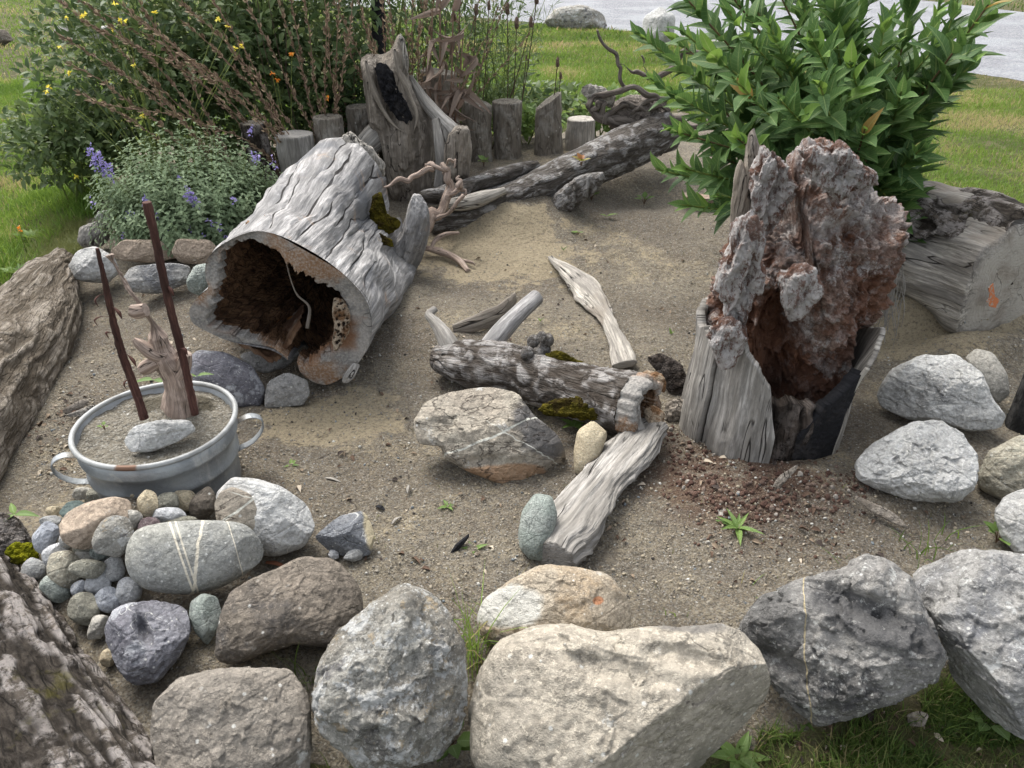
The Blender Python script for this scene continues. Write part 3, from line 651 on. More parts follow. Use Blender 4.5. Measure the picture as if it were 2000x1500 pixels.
M['zinc'] = build_mat('zinc', (.29, .31, .32), [dict(k='zz', r=(.06, .02), c=(.2, .17, .13), a=.8), dict(k='n', s=9, d=6, r=(.42, .62), c=(.20, .215, .225)), dict(k='n', s=8, d=6, ro=.7, st=(1, 1, .15), r=(.55, .65), c=(.40, .40, .385), a=.6, o=12), dict(k='n', s=14, d=7, ro=.7, r=(.58, .70), c=(.45, .45, .42), a=.6, o=3), dict(k='n', s=3.5, d=6, r=(.6, .68), c=(.24, .20, .16), a=.5, o=8), dict(k='n', s=100, d=3, r=(.2, .8), b=.0008)], rough=.48, spec=.5, rnd=False, metal=.45)
M['zinc_rim'] = build_mat('zinc_rim', (.30, .31, .305), [dict(k='n', s=12, d=6, r=(.45, .62), c=(.22, .225, .22)), dict(k='p', at=(.01, -.245, .27), rad=(.032, .03, .03), c=(.14, .075, .045), a=.95, s=40, nz=.5)], rough=.55, metal=.2, rnd=False)
def leafm(name, a_, b_, mid=None, tr=.3, rib=True, young=None, rough=.55):
    L = [dict(k='h', r=(0, 1), c=b_), dict(k='R', r=(0, 1), c=b_, a=.5)]
    if young: L.append(dict(k='h', r=(.78, 1.0), c=young))
    if mid: L.append(dict(k='mid', wd=.10, c=mid, a=.8))
    if rib and mid: L.append(dict(k='ribs', c=mid, a=.25, b=-.0006))
    return build_mat(name, a_, L, rough=rough, spec=.35, rnd=False, transl=tr)
M['leaf_shrub'] = leafm('leaf_shrub', (.042, .100, .028), (.095, .185, .048), (.26, .34, .12), young=(.17, .30, .055), rough=.58)
M['leaf_bush'] = leafm('leaf_bush', (.04, .080, .028), (.12, .17, .06), rib=False)
M['leaf_catmint'] = leafm('leaf_catmint', (.10, .155, .075), (.21, .275, .16), rib=False, rough=.8)
M['leaf_weed'] = leafm('leaf_weed', (.085, .155, .038), (.16, .25, .06), (.22, .32, .12))
M['leaf_old'] = leafm('leaf_old', (.30, .26, .05), (.26, .15, .05), (.3, .3, .12))
M['leaf_dry'] = leafm('leaf_dry', (.14, .105, .08), (.23, .18, .145), rib=False, tr=.15, rough=.9)
M['leaf_rust'] = leafm('leaf_rust', (.14, .05, .03), (.26, .11, .05), rib=False, tr=.15, rough=.8)
M['leaf_red'] = leafm('leaf_red', (.28, .10, .03), (.20, .22, .04), rib=False)
M['purple'] = leafm('purple', (.21, .18, .44), (.32, .26, .52), rib=False, tr=.3)
M['yellow'] = leafm('yellow', (.75, .62, .05), (.85, .78, .12), rib=False)
M['orange'] = leafm('orange', (.75, .25, .02), (.8, .35, .04), rib=False)
M['stem_green'] = build_mat('stem_green', (.10, .14, .035), [dict(k='n', s=20, r=(.4, .6), c=(.20, .24, .06))], rough=.6, rnd=False)
M['stem_red'] = build_mat('stem_red', (.10, .055, .035), [dict(k='n', s=10, r=(.4, .6), c=(.14, .10, .045))], rough=.6, rnd=False)
M['stem_dry'] = build_mat('stem_dry', (.24, .17, .12), [dict(k='n', s=10, r=(.4, .6), c=(.16, .10, .072)), dict(k='h', r=(.35, .8), c=(.36, .28, .18), a=.8)], rough=.85, rnd=False)
M['stem_dark'] = build_mat('stem_dark', (.05, .035, .028), [dict(k='n', s=10, r=(.4, .6), c=(.09, .06, .045))], rough=.85, rnd=False)
M['teasel'] = build_mat('teasel', (.20, .14, .10), [dict(k='n', s=40, r=(.4, .6), c=(.11, .075, .055)), dict(k='n', s=160, d=2, r=(.2, .8), b=.01)], rough=.9, rnd=False)
def grassm(name, a_, b_, c_):
    return build_mat(name, a_, [dict(k='h', r=(0, .75), c=b_), dict(k='h', r=(.8, .88), c=c_)], rough=.6, spec=.25, rnd=False, transl=.35)
M['grass'] = grassm('grass', (.095, .175, .028), (.17, .27, .045), (.36, .32, .14))
M['grass_dark'] = grassm('grass_dark', (.045, .085, .02), (.11, .17, .035), (.30, .25, .12))
M['grass_dry'] = grassm('grass_dry', (.13, .15, .05), (.20, .22, .07), (.36, .29, .17))
# ------------------------------------------------------------------ ground, road
def in_poly(x, y, poly):
    r = np.zeros(x.shape, bool); n = len(poly)
    for i in range(n):
        x0, y0 = poly[i]; x1, y1 = poly[(i + 1) % n]
        c = ((y0 > y) != (y1 > y)) & (x < (x1 - x0) * (y - y0) / (y1 - y0 + 1e-12) + x0)
        r ^= c
    return r
BED_PX = [(-250, 1700), (-260, 900), (-60, 610), (100, 495), (190, 400), (260, 300), (480, 262), (800, 235), (900, 262), (1080, 262), (1200, 235), (1330, 215), (1500, 270), (1720, 330), (1850, 390), (2050, 500), (2300, 620), (2400, 1000), (2150, 1200), (1900, 1250), (1550, 1420), (1440, 1620), (900, 1700)]
BED = []
for (a_, b_) in BED_PX:
    q = GH(a_, min(b_, 1500)); BED.append((q[0], q[1]))
BED = [(x, y) for x, y in BED]
RX = [PZ(980, 42, .0), PZ(1300, 74, 0), PZ(1800, 133, 0), PZ(2000, 160, 0), PZ(2400, 240, 0)]
RF = [PZ(900, -60, .0), PZ(1300, -30, 0), PZ(1700, -6, 0), PZ(2000, 27, 0), PZ(2400, 75, 0)]
def grid_ground(xs, ys, name):
    X, Y = np.meshgrid(xs, ys); Z = G(X, Y, True)
    V = np.stack([X.ravel(), Y.ravel(), Z.ravel()], 1)
    wob = .07 * fbm(V * np.array([4, 4, 0]), 3, 77)
    lawn = 1 - in_poly(V[:, 0] + wob, V[:, 1] + wob, BED).astype(float)
    c0 = GH(1430, 930); red = np.exp(-(((V[:, 0] - c0[0]) / .36) ** 2 + ((V[:, 1] - c0[1]) / .26) ** 2))
    return V, grid_faces(len(ys), len(xs), False), V.copy(), lawn, red
def axis(segs):
    o = [segs[0][0]]
    for (a, b, st) in segs: o += list(np.arange(a + st, b + 1e-6, st))
    return np.array(o)
xs = axis([(-120, -12, 9), (-12, -3.2, .2), (-3.2, 3.4, .0125), (3.4, 12, .2), (12, 120, 9)])
ys = axis([(-6, .6, .3), (.6, 4.4, .0125), (4.4, 7.0, .025), (7, 20, .25), (20, 160, 10)])
V, Fc, gc, lawn, red = grid_ground(xs, ys, 'ground')
put('ground', V, Fc, M['ground'], origin=np.zeros(3), gc=gc, h=lawn, cap=red, kind='structure')
# the gravel road beyond the lawn
n = 120
RXs, RFs = spline(np.array(RX), n), spline(np.array(RF), n)
d0 = RXs[0] - RXs[12]; d1 = RXs[-1] - RXs[-12]
RXs = np.concatenate([[RXs[0] + d0 * 8], RXs, [RXs[-1] + d1 * 6]]); RFs = np.concatenate([[RFs[0] + d0 * 8 + np.array([0, 3, 0])], RFs, [RFs[-1] + d1 * 6]])
rows = []
for t in np.linspace(0, 1, 14):
    r_ = RXs * (1 - t) + RFs * t
    if t == 0: r_[:, 1] += .12 * fbm(r_ * 1.7, 3, 4)
    r_[:, 2] = np.maximum(G(r_[:, 0], r_[:, 1]), 0) + .025 * math.sin(math.pi * min(1, t * 4) / 2) + .004; rows.append(r_)
V = np.concatenate(rows)
put('road', V, grid_faces(14, len(RXs), False), M['gravel_road'], origin=np.zeros(3), gc=V.copy(), kind='structure')
def on_road(x, y):
    e = np.interp(x, RXs[:, 0][np.argsort(RXs[:, 0])], RXs[:, 1][np.argsort(RXs[:, 0])]); f_ = np.interp(x, RFs[:, 0][np.argsort(RFs[:, 0])], RFs[:, 1][np.argsort(RFs[:, 0])])
    return (y > e) & (y < f_) & (x > 0)

# ------------------------------------------------------------------ stones
def stone(out, mat, label, name='boulder', cat=None, **kw):
    return blob(name, out, M[mat], label=label, cat=cat or ('pebble' if name == 'pebble' else 'boulder' if name == 'boulder' else 'stone'), **kw)
FR = 'boulders edging the sand bed'
stone([(922, 1400), (935, 1320), (975, 1255), (1050, 1225), (1110, 1220), (1180, 1240), (1260, 1225), (1330, 1230), (1400, 1220), (1445, 1235), (1480, 1275), (1508, 1345), (1480, 1420), (1440, 1490), (1380, 1560), (1150, 1580), (1000, 1560), (925, 1490)],
      'tan_rock', 'largest flat tan boulder at the front of the bed', sub=6, seed=3, g=-.08, T=.62, cuts=3, rough=.03, facets=.05, p=3.2, planes=[(.62, -.62, .48, .52)], dents=[(1210, 1315, 90, 22, .02), (1330, 1290, 70, 20, .03)], group=FR)
stone([(790, 1142), (835, 1160), (875, 1195), (905, 1260), (915, 1330), (905, 1410), (860, 1480), (780, 1505), (700, 1500), (640, 1440), (610, 1390), (622, 1310), (660, 1240), (720, 1180)],
      'mottled_rock', 'upright rough grey and white mottled boulder between two wider ones', sub=6, seed=5, T=.75, cuts=8, rough=.075, fr=3.0, facets=.10, g=-.02, group=FR)
stone([(300, 1370), (360, 1320), (430, 1308), (520, 1305), (570, 1310), (605, 1370), (608, 1450), (600, 1520), (560, 1580), (400, 1580), (310, 1520), (295, 1450)],
      'greybrown_rock', 'grey brown boulder with white streaks beside the bark log', sub=6, seed=8, T=.6, p=3, cuts=6, rough=.035, facets=.06, g=-.02, group=FR)
stone([(418, 1275), (428, 1210), (450, 1152), (520, 1118), (590, 1088), (650, 1090), (700, 1140), (712, 1200), (665, 1268), (620, 1262), (575, 1258), (520, 1275), (465, 1298), (430, 1293)],
      'brown_rock', 'dark brown kidney-shaped boulder with black top', sub=6, seed=9, T=.62, cuts=4, rough=.045, group=FR, cen=(570, 1190), facets=.05)
stone([(203, 1230), (222, 1188), (290, 1170), (360, 1180), (375, 1230), (352, 1282), (312, 1330), (265, 1340), (232, 1312), (213, 1270)],
      'purple_rock', 'purplish grey angular rock with a small dark hole', name='rock', sub=5, seed=12, T=.75, cuts=8, rough=.06, dents=[(280, 1232, 9, 24, .05)])
stone([(372, 1175), (395, 1158), (425, 1165), (434, 1200), (420, 1240), (405, 1262), (380, 1235), (368, 1205)], 'green_rock', 'smooth pale green stone standing between purple and brown rocks', name='rock', seed=13, cuts=3, rough=.02)
stone([(243, 1100), (248, 1060), (270, 1030), (330, 1018), (420, 1015), (480, 1022), (510, 1055), (517, 1090), (480, 1122), (430, 1150), (360, 1163), (290, 1155), (255, 1130)],
      'cobble', 'long smooth grey cobble with cream veins', name='rock', sub=6, seed=15, g=.08, T=.7, cuts=0, rough=.015, p=2.3, round_=.22, planes=[(.6, -.3, .75, .87)])
stone([(420, 965), (455, 932), (500, 935), (550, 950), (600, 985), (617, 1030), (595, 1068), (540, 1088), (490, 1080), (435, 1030)], 'white_rock', 'white rounded boulder with speckled grey underside behind the veined cobble', seed=17, sub=6, T=.8, cuts=3, rough=.03)
stone([(418, 985), (430, 960), (455, 950), (490, 965), (508, 1000), (505, 1035), (470, 1048), (425, 1030)], 'layered_rock', 'speckled brown rounded stone leaning on the white boulder', name='rock', seed=18, T=.45, g=.14, cuts=2, rough=.02)
stone([(612, 1050), (640, 1025), (685, 993), (715, 1002), (732, 1040), (725, 1085), (690, 1090), (650, 1082)], 'yellowrim_rock', 'angular slate-grey stone with a yellow side and white veins', name='rock', seed=19, cuts=9, cutd=(.6, .85), rough=.03)
stone([(640, 1085), (645, 1073), (660, 1072), (663, 1090), (650, 1094)], 'white_pebble', 'tiny white stone chip beside the yellow sided stone', name='pebble', seed=20, sub=3, cuts=6, g=.02)
stone([(668, 1092), (685, 1070), (713, 1072), (708, 1092), (690, 1098)], 'grey_pebble', 'flat pale stone chip in front of the yellow sided stone', name='pebble', seed=21, sub=3, cuts=6, g=.02)
stone([(805, 830), (830, 785), (880, 765), (950, 755), (1010, 768), (1040, 810), (1090, 850), (1112, 900), (1080, 940), (1020, 957), (960, 940), (900, 915), (870, 895), (862, 872), (820, 868)],
      'layered_rock', 'wide layered tan boulder with a white vein in the middle of the sand', sub=6, seed=22, T=.5, p=3.4, cuts=3, rough=.025, k=.50, facets=.05, planes=[(-.1, .55, .8, .66), (.5, -.45, .6, .78)], dents=[(862, 830, 30, 14, .02), (950, 900, 60, 12, .015)])
stone([(1120, 880), (1128, 840), (1158, 820), (1188, 845), (1170, 900), (1138, 938), (1121, 920)], 'cream_pebble', 'smooth pale olive stone under the mossy log', name='rock', seed=23, cuts=0, rough=.01)
stone([(1012, 1040), (1020, 995), (1045, 963), (1078, 968), (1090, 1005), (1075, 1060), (1060, 1096), (1035, 1093), (1015, 1072)], 'green_rock', 'grey green oval stone leaning on the split slab', name='rock', seed=24, cuts=1, rough=.02)
stone([(932, 1200), (945, 1170), (1000, 1130), (1060, 1103), (1130, 1108), (1190, 1122), (1225, 1165), (1235, 1215), (1190, 1260), (1050, 1275), (960, 1268), (935, 1235)], 'orange_rock', 'ochre boulder with a white patch and an orange spot', sub=6, seed=25, T=.6, cuts=5, rough=.04, group=FR)
stone([(1440, 1222), (1490, 1165), (1560, 1132), (1640, 1115), (1690, 1083), (1735, 1098), (1782, 1130), (1800, 1180), (1825, 1230), (1848, 1280), (1820, 1330), (1750, 1370), (1650, 1405), (1600, 1418), (1550, 1385), (1512, 1345), (1490, 1285)],
      'dark_rock', 'dark grey angular boulder with a black stained hollow', sub=6, seed=27, T=.68, p=3, cuts=9, rough=.05, facets=.11, g=-.05, group=FR, dents=[(1680, 1190, 80, 24, .05), (1530, 1290, 50, 16, .03)])
stone([(1775, 1112), (1860, 1080), (1950, 1076), (2030, 1088), (2100, 1200), (2100, 1450), (2010, 1452), (1905, 1392), (1852, 1330), (1850, 1270), (1812, 1200)],
      'darkblue_rock', 'blue grey boulder at the end of the row with a steep dark face', sub=6, seed=29, T=.62, p=3, cuts=7, rough=.04, facets=.09, g=-.05, group=FR, planes=[(-.35, -.75, .4, .7)])
stone([(1670, 905), (1700, 870), (1770, 828), (1830, 820), (1880, 845), (1910, 890), (1908, 950), (1870, 980), (1780, 978), (1710, 955), (1675, 935)], 'white_rock', 'whitish grey boulder just right of the rotten stump foot', sub=6, seed=31, T=.8, cuts=8, rough=.05, facets=.09)
stone([(1712, 770), (1740, 720), (1800, 693), (1870, 693), (1920, 730), (1940, 780), (1965, 812), (1955, 838), (1890, 842), (1840, 825), (1770, 818), (1720, 795)], 'white_rock', 'wide flat whitish boulder with a smooth round stone behind it', sub=6, seed=33, T=.6, cuts=8, rough=.04, facets=.07)
stone([(1883, 700), (1905, 680), (1940, 688), (1968, 730), (1973, 770), (1950, 790), (1910, 770)], 'round_grey', 'smooth brownish oval stone beside the dark post', name='rock', seed=34, cuts=0, rough=.012, g=.05)
stone([(1905, 930), (1930, 882), (1980, 855), (2040, 850), (2080, 920), (2040, 985), (1960, 980), (1915, 955)], 'cream_rock', 'cream lumpy boulder above another at the frame of the bed', seed=35, sub=5, cuts=8, rough=.07)
stone([(1940, 1000), (1960, 970), (2010, 950), (2070, 990), (2060, 1080), (1990, 1088), (1955, 1050)], 'white_rock', 'white speckled boulder directly below the cream lumpy one', seed=36, sub=5, cuts=7, rough=.05)
stone([(365, 705), (385, 683), (440, 688), (490, 712), (520, 760), (512, 792), (470, 800), (420, 792), (370, 775)], 'purple_rock', 'purplish grey boulder behind the zinc tub', seed=37, sub=5, T=.6, cuts=4, rough=.03)
stone([(465, 692), (520, 678), (570, 676), (588, 690), (562, 716), (520, 730), (490, 722)], 'darkblue_rock', 'flat grey slab stone under the hollow trunk mouth', name='rock', seed=38, T=.4, cuts=5, g=.02)
stone([(515, 797), (522, 745), (560, 726), (600, 742), (606, 770), (590, 793), (545, 796)], 'darkblue_rock', 'dark grey angular stone in front of the flat slab stone', name='rock', seed=39, T=.5, cuts=8)
stone([(132, 520), (150, 490), (185, 480), (220, 498), (236, 530), (212, 553), (160, 550), (138, 540)], 'white_rock', 'white lichen-speckled boulder behind the canes', seed=40, sub=5, g=.1, cuts=4)
stone([(238, 545), (258, 520), (340, 513), (372, 520), (374, 550), (310, 575), (252, 570)], 'darkblue_rock', 'blue grey stone at the foot of the little sand wall', name='rock', seed=41, g=.08, T=.5, cuts=6)
stone([(363, 548), (380, 518), (412, 513), (414, 562), (390, 578), (368, 568)], 'green_rock', 'greenish stone wedged against the hollow trunk', name='rock', seed=42, g=.08, cuts=3)
stone([(213, 492), (240, 468), (300, 468), (352, 478), (362, 500), (300, 514), (230, 508)], 'rose_pebble', 'flat tan slab under the catmint', name='rock', seed=43, g=.14, T=.5, cuts=6)
stone([(335, 492), (345, 466), (410, 468), (430, 490), (418, 517), (350, 514)], 'rose_pebble', 'square tan stone between slab and hollow trunk', name='rock', seed=44, g=.14, T=.5, cuts=6)
stone([(184, 426), (192, 412), (212, 410), (224, 420), (215, 432), (195, 433)], 'white_rock', 'small white stone above the log round', name='rock', seed=45, sub=4, g=.15)
stone([(1062, 42), (1085, 15), (1140, 8), (1180, 28), (1187, 55), (1130, 62), (1075, 57)], 'mottled_rock', 'pale boulder at the road edge nearer the teasels', seed=47, sub=5, g=.0, cuts=5)
stone([(1250, 72), (1258, 32), (1290, 12), (1320, 30), (1315, 80), (1285, 95), (1255, 88)], 'white_rock', 'white boulder at the road edge half behind the leafy shrub', seed=48, sub=4, g=.0)
stone([(1838, 162), (1850, 140), (1880, 137), (1894, 155), (1877, 178), (1845, 178)], 'dark_rock', 'small dark rough rock at the edge of lawn and road', name='rock', seed=49, sub=4, g=.0, cuts=7)
stone([(-30, 82), (-8, 55), (14, 60), (28, 78), (5, 90), (-20, 90)], 'brown_rock', 'brown grey boulder on the far lawn, cut by the frame', seed=50, sub=4, g=.0)
stone([(98, 70), (112, 50), (142, 48), (156, 68), (140, 84), (108, 86)], 'mottled_rock', 'grey boulder behind the dry seed stalks', seed=51, sub=4, g=.0)
stone([(170, 70), (182, 52), (210, 50), (226, 66), (212, 80), (180, 82)], 'mottled_rock', 'grey boulder deeper in the dry seed stalks', seed=52, sub=4, g=.0)
# the heap of pebbles against the tub
PB = [  # x, y, rx, ry, tilt degrees, height, material, label
 (164, 965, 22, 14, 0, .05, 'round_grey', 'dull grey pebble just left of the long olive one'),
 (204, 963, 40, 17, 18, .07, 'olive_pebble', 'long olive pebble leaning up to the tub'),
 (106, 1001, 17, 12, 0, .04, 'cream_pebble', 'small cream pebble at the outer edge beside the dark green one'),
 (144, 997, 27, 17, 20, .06, 'darkgreen_pebble', 'dark green pebble at the back of the heap'),
 (196, 1022, 72, 42, 15, .05, 'rose_pebble', 'big flat rosy tan stone under the heap'),
 (272, 962, 19, 28, -10, .12, 'cream_pebble', 'upright cream pebble against the tub'),
 (290, 985, 20, 28, 5, .13, 'cream_pebble', 'yellowish oval pebble standing in front of the upright cream one'),
 (316, 938, 16, 15, -30, .09, 'blue_pebble', 'bluish white pebble touching the tub side'),
 (350, 953, 38, 13, 0, .09, 'rose_pebble', 'flat grey tan slab pebble beside the tub'),
 (327, 978, 23, 17, 0, .13, 'olive_pebble', 'speckled olive granite pebble'),
 (362, 979, 27, 22, 0, .10, 'cream_pebble', 'cream speckled pebble beside the brown one'),
 (396, 984, 24, 32, -25, .12, 'brown_rock', 'brown pointed pebble left of the speckled stone'),
 (100, 1022, 22, 16, 0, .04, 'grey_pebble', 'grey pebble half under the long blue one'),
 (90, 1050, 25, 33, -30, .06, 'blue_pebble', 'long blue-grey pebble at the outer edge of the heap'),
 (137, 1032, 19, 15, 0, .09, 'blue_pebble', 'small bright blue pebble'),
 (132, 1056, 16, 13, -20, .09, 'grey_pebble', 'small angular grey pebble below the bright blue one'),
 (108, 1083, 30, 18, 25, .06, 'white_pebble', 'whitish pebble with a dimple'),
 (67, 1112, 26, 22, 0, .04, 'grey_pebble', 'round grey pebble touching the bark log'),
 (126, 1113, 36, 34, -30, .05, 'cream_rock', 'flat beige pebble with a cream line'),
 (172, 1110, 36, 20, -3, .18, 'olive_pebble', 'dark grey oval pebble on the beige one'),
 (223, 1112, 23, 25, 0, .10, 'grey_pebble', 'light grey rounded pebble touching the cobble'),
 (220, 1048, 38, 42, -10, .26, 'mottled_rock', 'largest marbled grey pebble on top of the heap'),
 (192, 1042, 22, 18, 30, .11, 'white_pebble', 'pale pebble tucked behind the marbled one'),
 (197, 1076, 22, 20, -30, .08, 'green_rock', 'greenish pebble under the marbled one'),
 (254, 1013, 28, 19, -10, .13, 'round_grey', 'grey beige oval pebble above the marbled one'),
 (293, 1031, 23, 19, 0, .15, 'wine_pebble', 'wine-coloured pebble lying on the cobble'),
 (330, 1008, 35, 16, 0, .14, 'white_pebble', 'white flat pebble behind the cobble'),
 (350, 1021, 36, 12, 10, .16, 'olive_pebble', 'thin grey green pebble lying on the cobble'),
 (108, 1150, 32, 24, -40, .05, 'green_rock', 'bean-shaped pale green pebble'),
 (156, 1149, 19, 14, 20, .06, 'blue_pebble', 'blue and white pebble next to the pale green one'),
 (192, 1140, 25, 25, 0, .04, 'white_pebble', 'white pebble beneath two others in the lower heap'),
 (212, 1172, 26, 24, 30, .05, 'blue_pebble', 'blue white pebble at the lower end of the heap'),
 (252, 1155, 28, 26, 0, .08, 'white_pebble', 'light blue-grey pebble resting below the cobble'),
 (162, 1190, 33, 31, 0, .03, 'olive_pebble', 'beige grey triangular pebble near the mossy bark'),
 (191, 1224, 17, 28, -30, .03, 'round_grey', 'narrow brown-grey pebble left of the purple rock'),
 (210, 1285, 17, 18, 0, .0, 'cream_pebble', 'single cream pebble lowest between log and purple rock'),
 (165, 1070, 26, 15, 10, .07, 'olive_pebble', 'brownish flat pebble behind the dark grey oval one'),
 (166, 1088, 24, 14, -10, .07, 'round_grey', 'dusty brown pebble amid the heap')]
for i, (x, y, rx, ry, ti, g_, m_, lb) in enumerate(PB):
    t = np.linspace(0, 2 * math.pi, 11, endpoint=False); r = np.random.default_rng(500 + i); rr = 1 + r.uniform(-.16, .12, 11)
    ex = .88; u = rx * np.sign(np.cos(t)) * np.abs(np.cos(t)) ** ex * rr; v = ry * np.sign(np.sin(t)) * np.abs(np.sin(t)) ** ex * rr
    a = math.radians(ti); o_ = np.stack([x + u * math.cos(a) + v * math.sin(a), y - (u * math.sin(a) - v * math.cos(a))], 1) * 1.0
    o_ = np.array([x, y]) + (o_ - np.array([x, y])) * 1.07
    hx = GH(x, y + ry * .6)[2] + max(0.0, g_ - .07) * .30
    blob('pebble', o_, M[m_], label=lb, cat='pebble', group='pebbles heaped beside the tub', g=hx, sub=4, seed=60 + i, T=r.uniform(.6, .85), cuts=int(r.integers(2, 9)), cutd=(.7, .95), rough=.035, k=.72, round_=.2)
# ------------------------------------------------------------------ the hollow trunk
def by_angle(px, cen, Y, n):
    W = PY(np.array(px, float)[:, 0], np.array(px, float)[:, 1], Y); c = PY(cen[0], cen[1], Y)
    L = smooth_closed(np.stack([(W - c)[:, 0], (W - c)[:, 2]], 1))
    a = np.arctan2(L[:, 1], L[:, 0]); r = np.hypot(L[:, 0], L[:, 1]); o = np.argsort(a); a, r = a[o], r[o]
    a = np.concatenate([a - 2 * math.pi, a, a + 2 * math.pi]); r = np.tile(r, 3)
    th = np.linspace(-math.pi, math.pi, n, endpoint=False)
    return c, th, np.interp(th, a, r)
def trunk():
    n = 800
    OF = [(401, 509), (420, 487), (453, 465), (497, 449), (541, 457), (588, 479), (643, 512), (687, 549), (717, 586), (728, 626), (724, 670), (702, 707), (673, 732), (640, 749), (607, 742), (574, 714), (552, 695), (530, 683), (497, 677), (442, 666), (405, 644), (376, 626), (372, 600), (390, 575), (412, 560), (401, 542)]
    IF = [(434, 520), (440, 496), (455, 480), (489, 470), (522, 483), (555, 512), (585, 534), (621, 560), (655, 578), (668, 604), (664, 641), (645, 672), (628, 690), (600, 704), (574, 708), (552, 690), (530, 678), (497, 667), (450, 650), (422, 634), (415, 610), (430, 575), (426, 545)]
    OB = [(590, 320), (600, 300), (640, 284), (690, 278), (730, 300), (748, 335), (755, 395), (770, 440), (800, 470), (822, 490), (815, 530), (780, 570), (700, 600), (620, 570), (575, 470), (575, 380)]
    Y0, Y1 = 2.62, 4.12
    c0, th, r0 = by_angle(OF, (550, 600), Y0, n); ci, _, ri = by_angle(IF, (550, 600), Y0, n); c1, _, r1 = by_angle(OB, (700, 440), Y1, n)
    root = empty('hollow_trunk', (c0[0], c0[1] + .5, 0), 'big silver-grey hollow trunk lying with its open mouth to the front', 'hollow log')
    nu = 300; t = np.linspace(0, 1, nu)
    cs = c0[None] * (1 - t)[:, None] + c1[None] * t[:, None]
    ts = sst(0, 1, t) * .6 + t * .4
    R = r0[None] * (1 - ts)[:, None] + r1[None] * ts[:, None]
    TH = np.tile(th, nu); tt = np.repeat(t, n); al = tt * 1.55
    gc = np.stack([np.cos(TH) * .33, np.sin(TH) * .33, al], 1)
    wv = .32 * fbm(gc * np.array([4, 4, 1.6]), 2, 31)[:, None]
    fl = ridged(gc * np.array([9, 9, .8]) + wv, 2, 5) ; fl2 = ridged(gc * np.array([24, 24, 1.2]) + wv * 2.0, 2, 15)
    big = fbm(gc * np.array([4, 4, 2.0]), 3, 21)
    dr = (.014 * fl + .005 * fl2) * sst(0, .08, tt) + .035 * big * sst(0, .3, tt)
    crk = np.zeros(len(tt))
    for ci_, (a0_, t0_, t1_, w_) in enumerate([(100, 0, .55, .9), (84, .1, .9, 1.2), (72, 0, .5, .8), (61, .25, 1, 1.1), (50, .0, .75, 1), (41, .3, .9, .8), (31, .05, .6, 1), (20, .35, 1, .9), (112, .2, .8, 1), (124, 0, .6, .8), (8, 0, .3, .9), (66, .6, 1, .8), (92, .45, 1, .9)]):
        ac = math.radians(a0_) + .10 * fbm(np.stack([al * 2.6, al * 0 + ci_ * 3.3, al * 0], 1), 3, 70 + ci_); q_ = np.abs(TH - ac) * .35 / (.0075 * w_ * np.clip(np.minimum(tt - t0_, t1_ - tt) * 9, 0, 1) * (1 + .6 * fbm(np.stack([al * 11, al * 0 + ci_, al * 0], 1), 2, 9)) + 1e-5)
        crk = np.maximum(crk, np.exp(-q_ ** 2)); dr += -.010 * np.exp(-(q_ / 2.2) ** 2) * (tt > t0_) * (tt < t1_)
    # bulge where the branch collar was, and the swelling towards the stub
    dr += .05 * np.exp(-((TH - .15) / .35) ** 2 - ((tt - .8) / .2) ** 2)
    Rf = R.ravel() + dr
    V = np.stack([np.repeat(cs[:, 0], n) + np.cos(TH) * Rf, np.repeat(cs[:, 1], n) + .02 * np.cos(TH * 3) * sst(0, .1, tt), np.repeat(cs[:, 2], n) + np.sin(TH) * Rf], 1)
    V[:, 1] += np.where(tt > .85, (tt - .85) * .9 * fbm(np.stack([np.cos(TH) * 3, np.sin(TH) * 3, 0 * TH], 1), 3, 8), 0)
    Fc = grid_faces(nu, n)
    gap = lambda a: (a > math.radians(-93)) & (a < math.radians(-84))
    def cut(Fq, ang, T_, lim): 
        k = gap(ang[Fq[:, 0]]) & (T_[Fq[:, 0]] < lim); return Fq[~k]
    put('outer_wood', V, cut(Fc, TH, tt, .16), M['silver_wood'], root, gc=gc, h=np.where(crk > .3, -3 * crk, 0), cap=np.zeros(len(V)))
    # sawn rim
    nr = 12; s = np.linspace(0, 1, nr); THr = np.tile(th, nr); sr = np.repeat(s, n)
    jag = .016 * fbm(np.stack([np.cos(th) * 9, np.sin(th) * 9, 0 * th], 1), 4, 51) + .010 * ridged(np.stack([np.cos(th) * 20, np.sin(th) * 20, 0 * th], 1), 2, 52)
    rin = np.minimum(ri + jag, r0 * .985)
    Rr = np.tile(r0 + dr[:n], nr) * (1 - sr) + np.tile(rin, nr) * sr
    Vr = np.stack([c0[0] + np.cos(THr) * Rr, c0[1] + .02 * np.cos(THr * 3) + .0 * sr + .05 * sst(.85, 1, sr), c0[2] + np.sin(THr) * Rr], 1)
    gr = np.stack([Vr[:, 0] - c0[0], Vr[:, 1] - c0[1], Vr[:, 2] - c0[2]], 1)
    stain = np.where((THr < -.15) & (THr > -1.3), .35 + .3 * sr + .25 * fbm(gr * 9, 3, 3), np.where((THr > 2.2) | (THr < -2.2), .3 * sr + .25 * fbm(gr * 9, 3, 3) + .15, 0.1 + .35 * sst(.6, 1, sr)))
    put('sawn_rim', Vr, cut(grid_faces(nr, n)[:, ::-1], THr, sr * 0, 1), M['cut_face'], root, gc=gr, h=stain)
    # inside of the hollow
    ni = 120; t2 = np.linspace(0, 1, ni); TI = np.tile(th, ni); ti = np.repeat(t2, n)
    g2 = np.stack([np.cos(TI) * .28, np.sin(TI) * .28, ti * 1.25], 1)
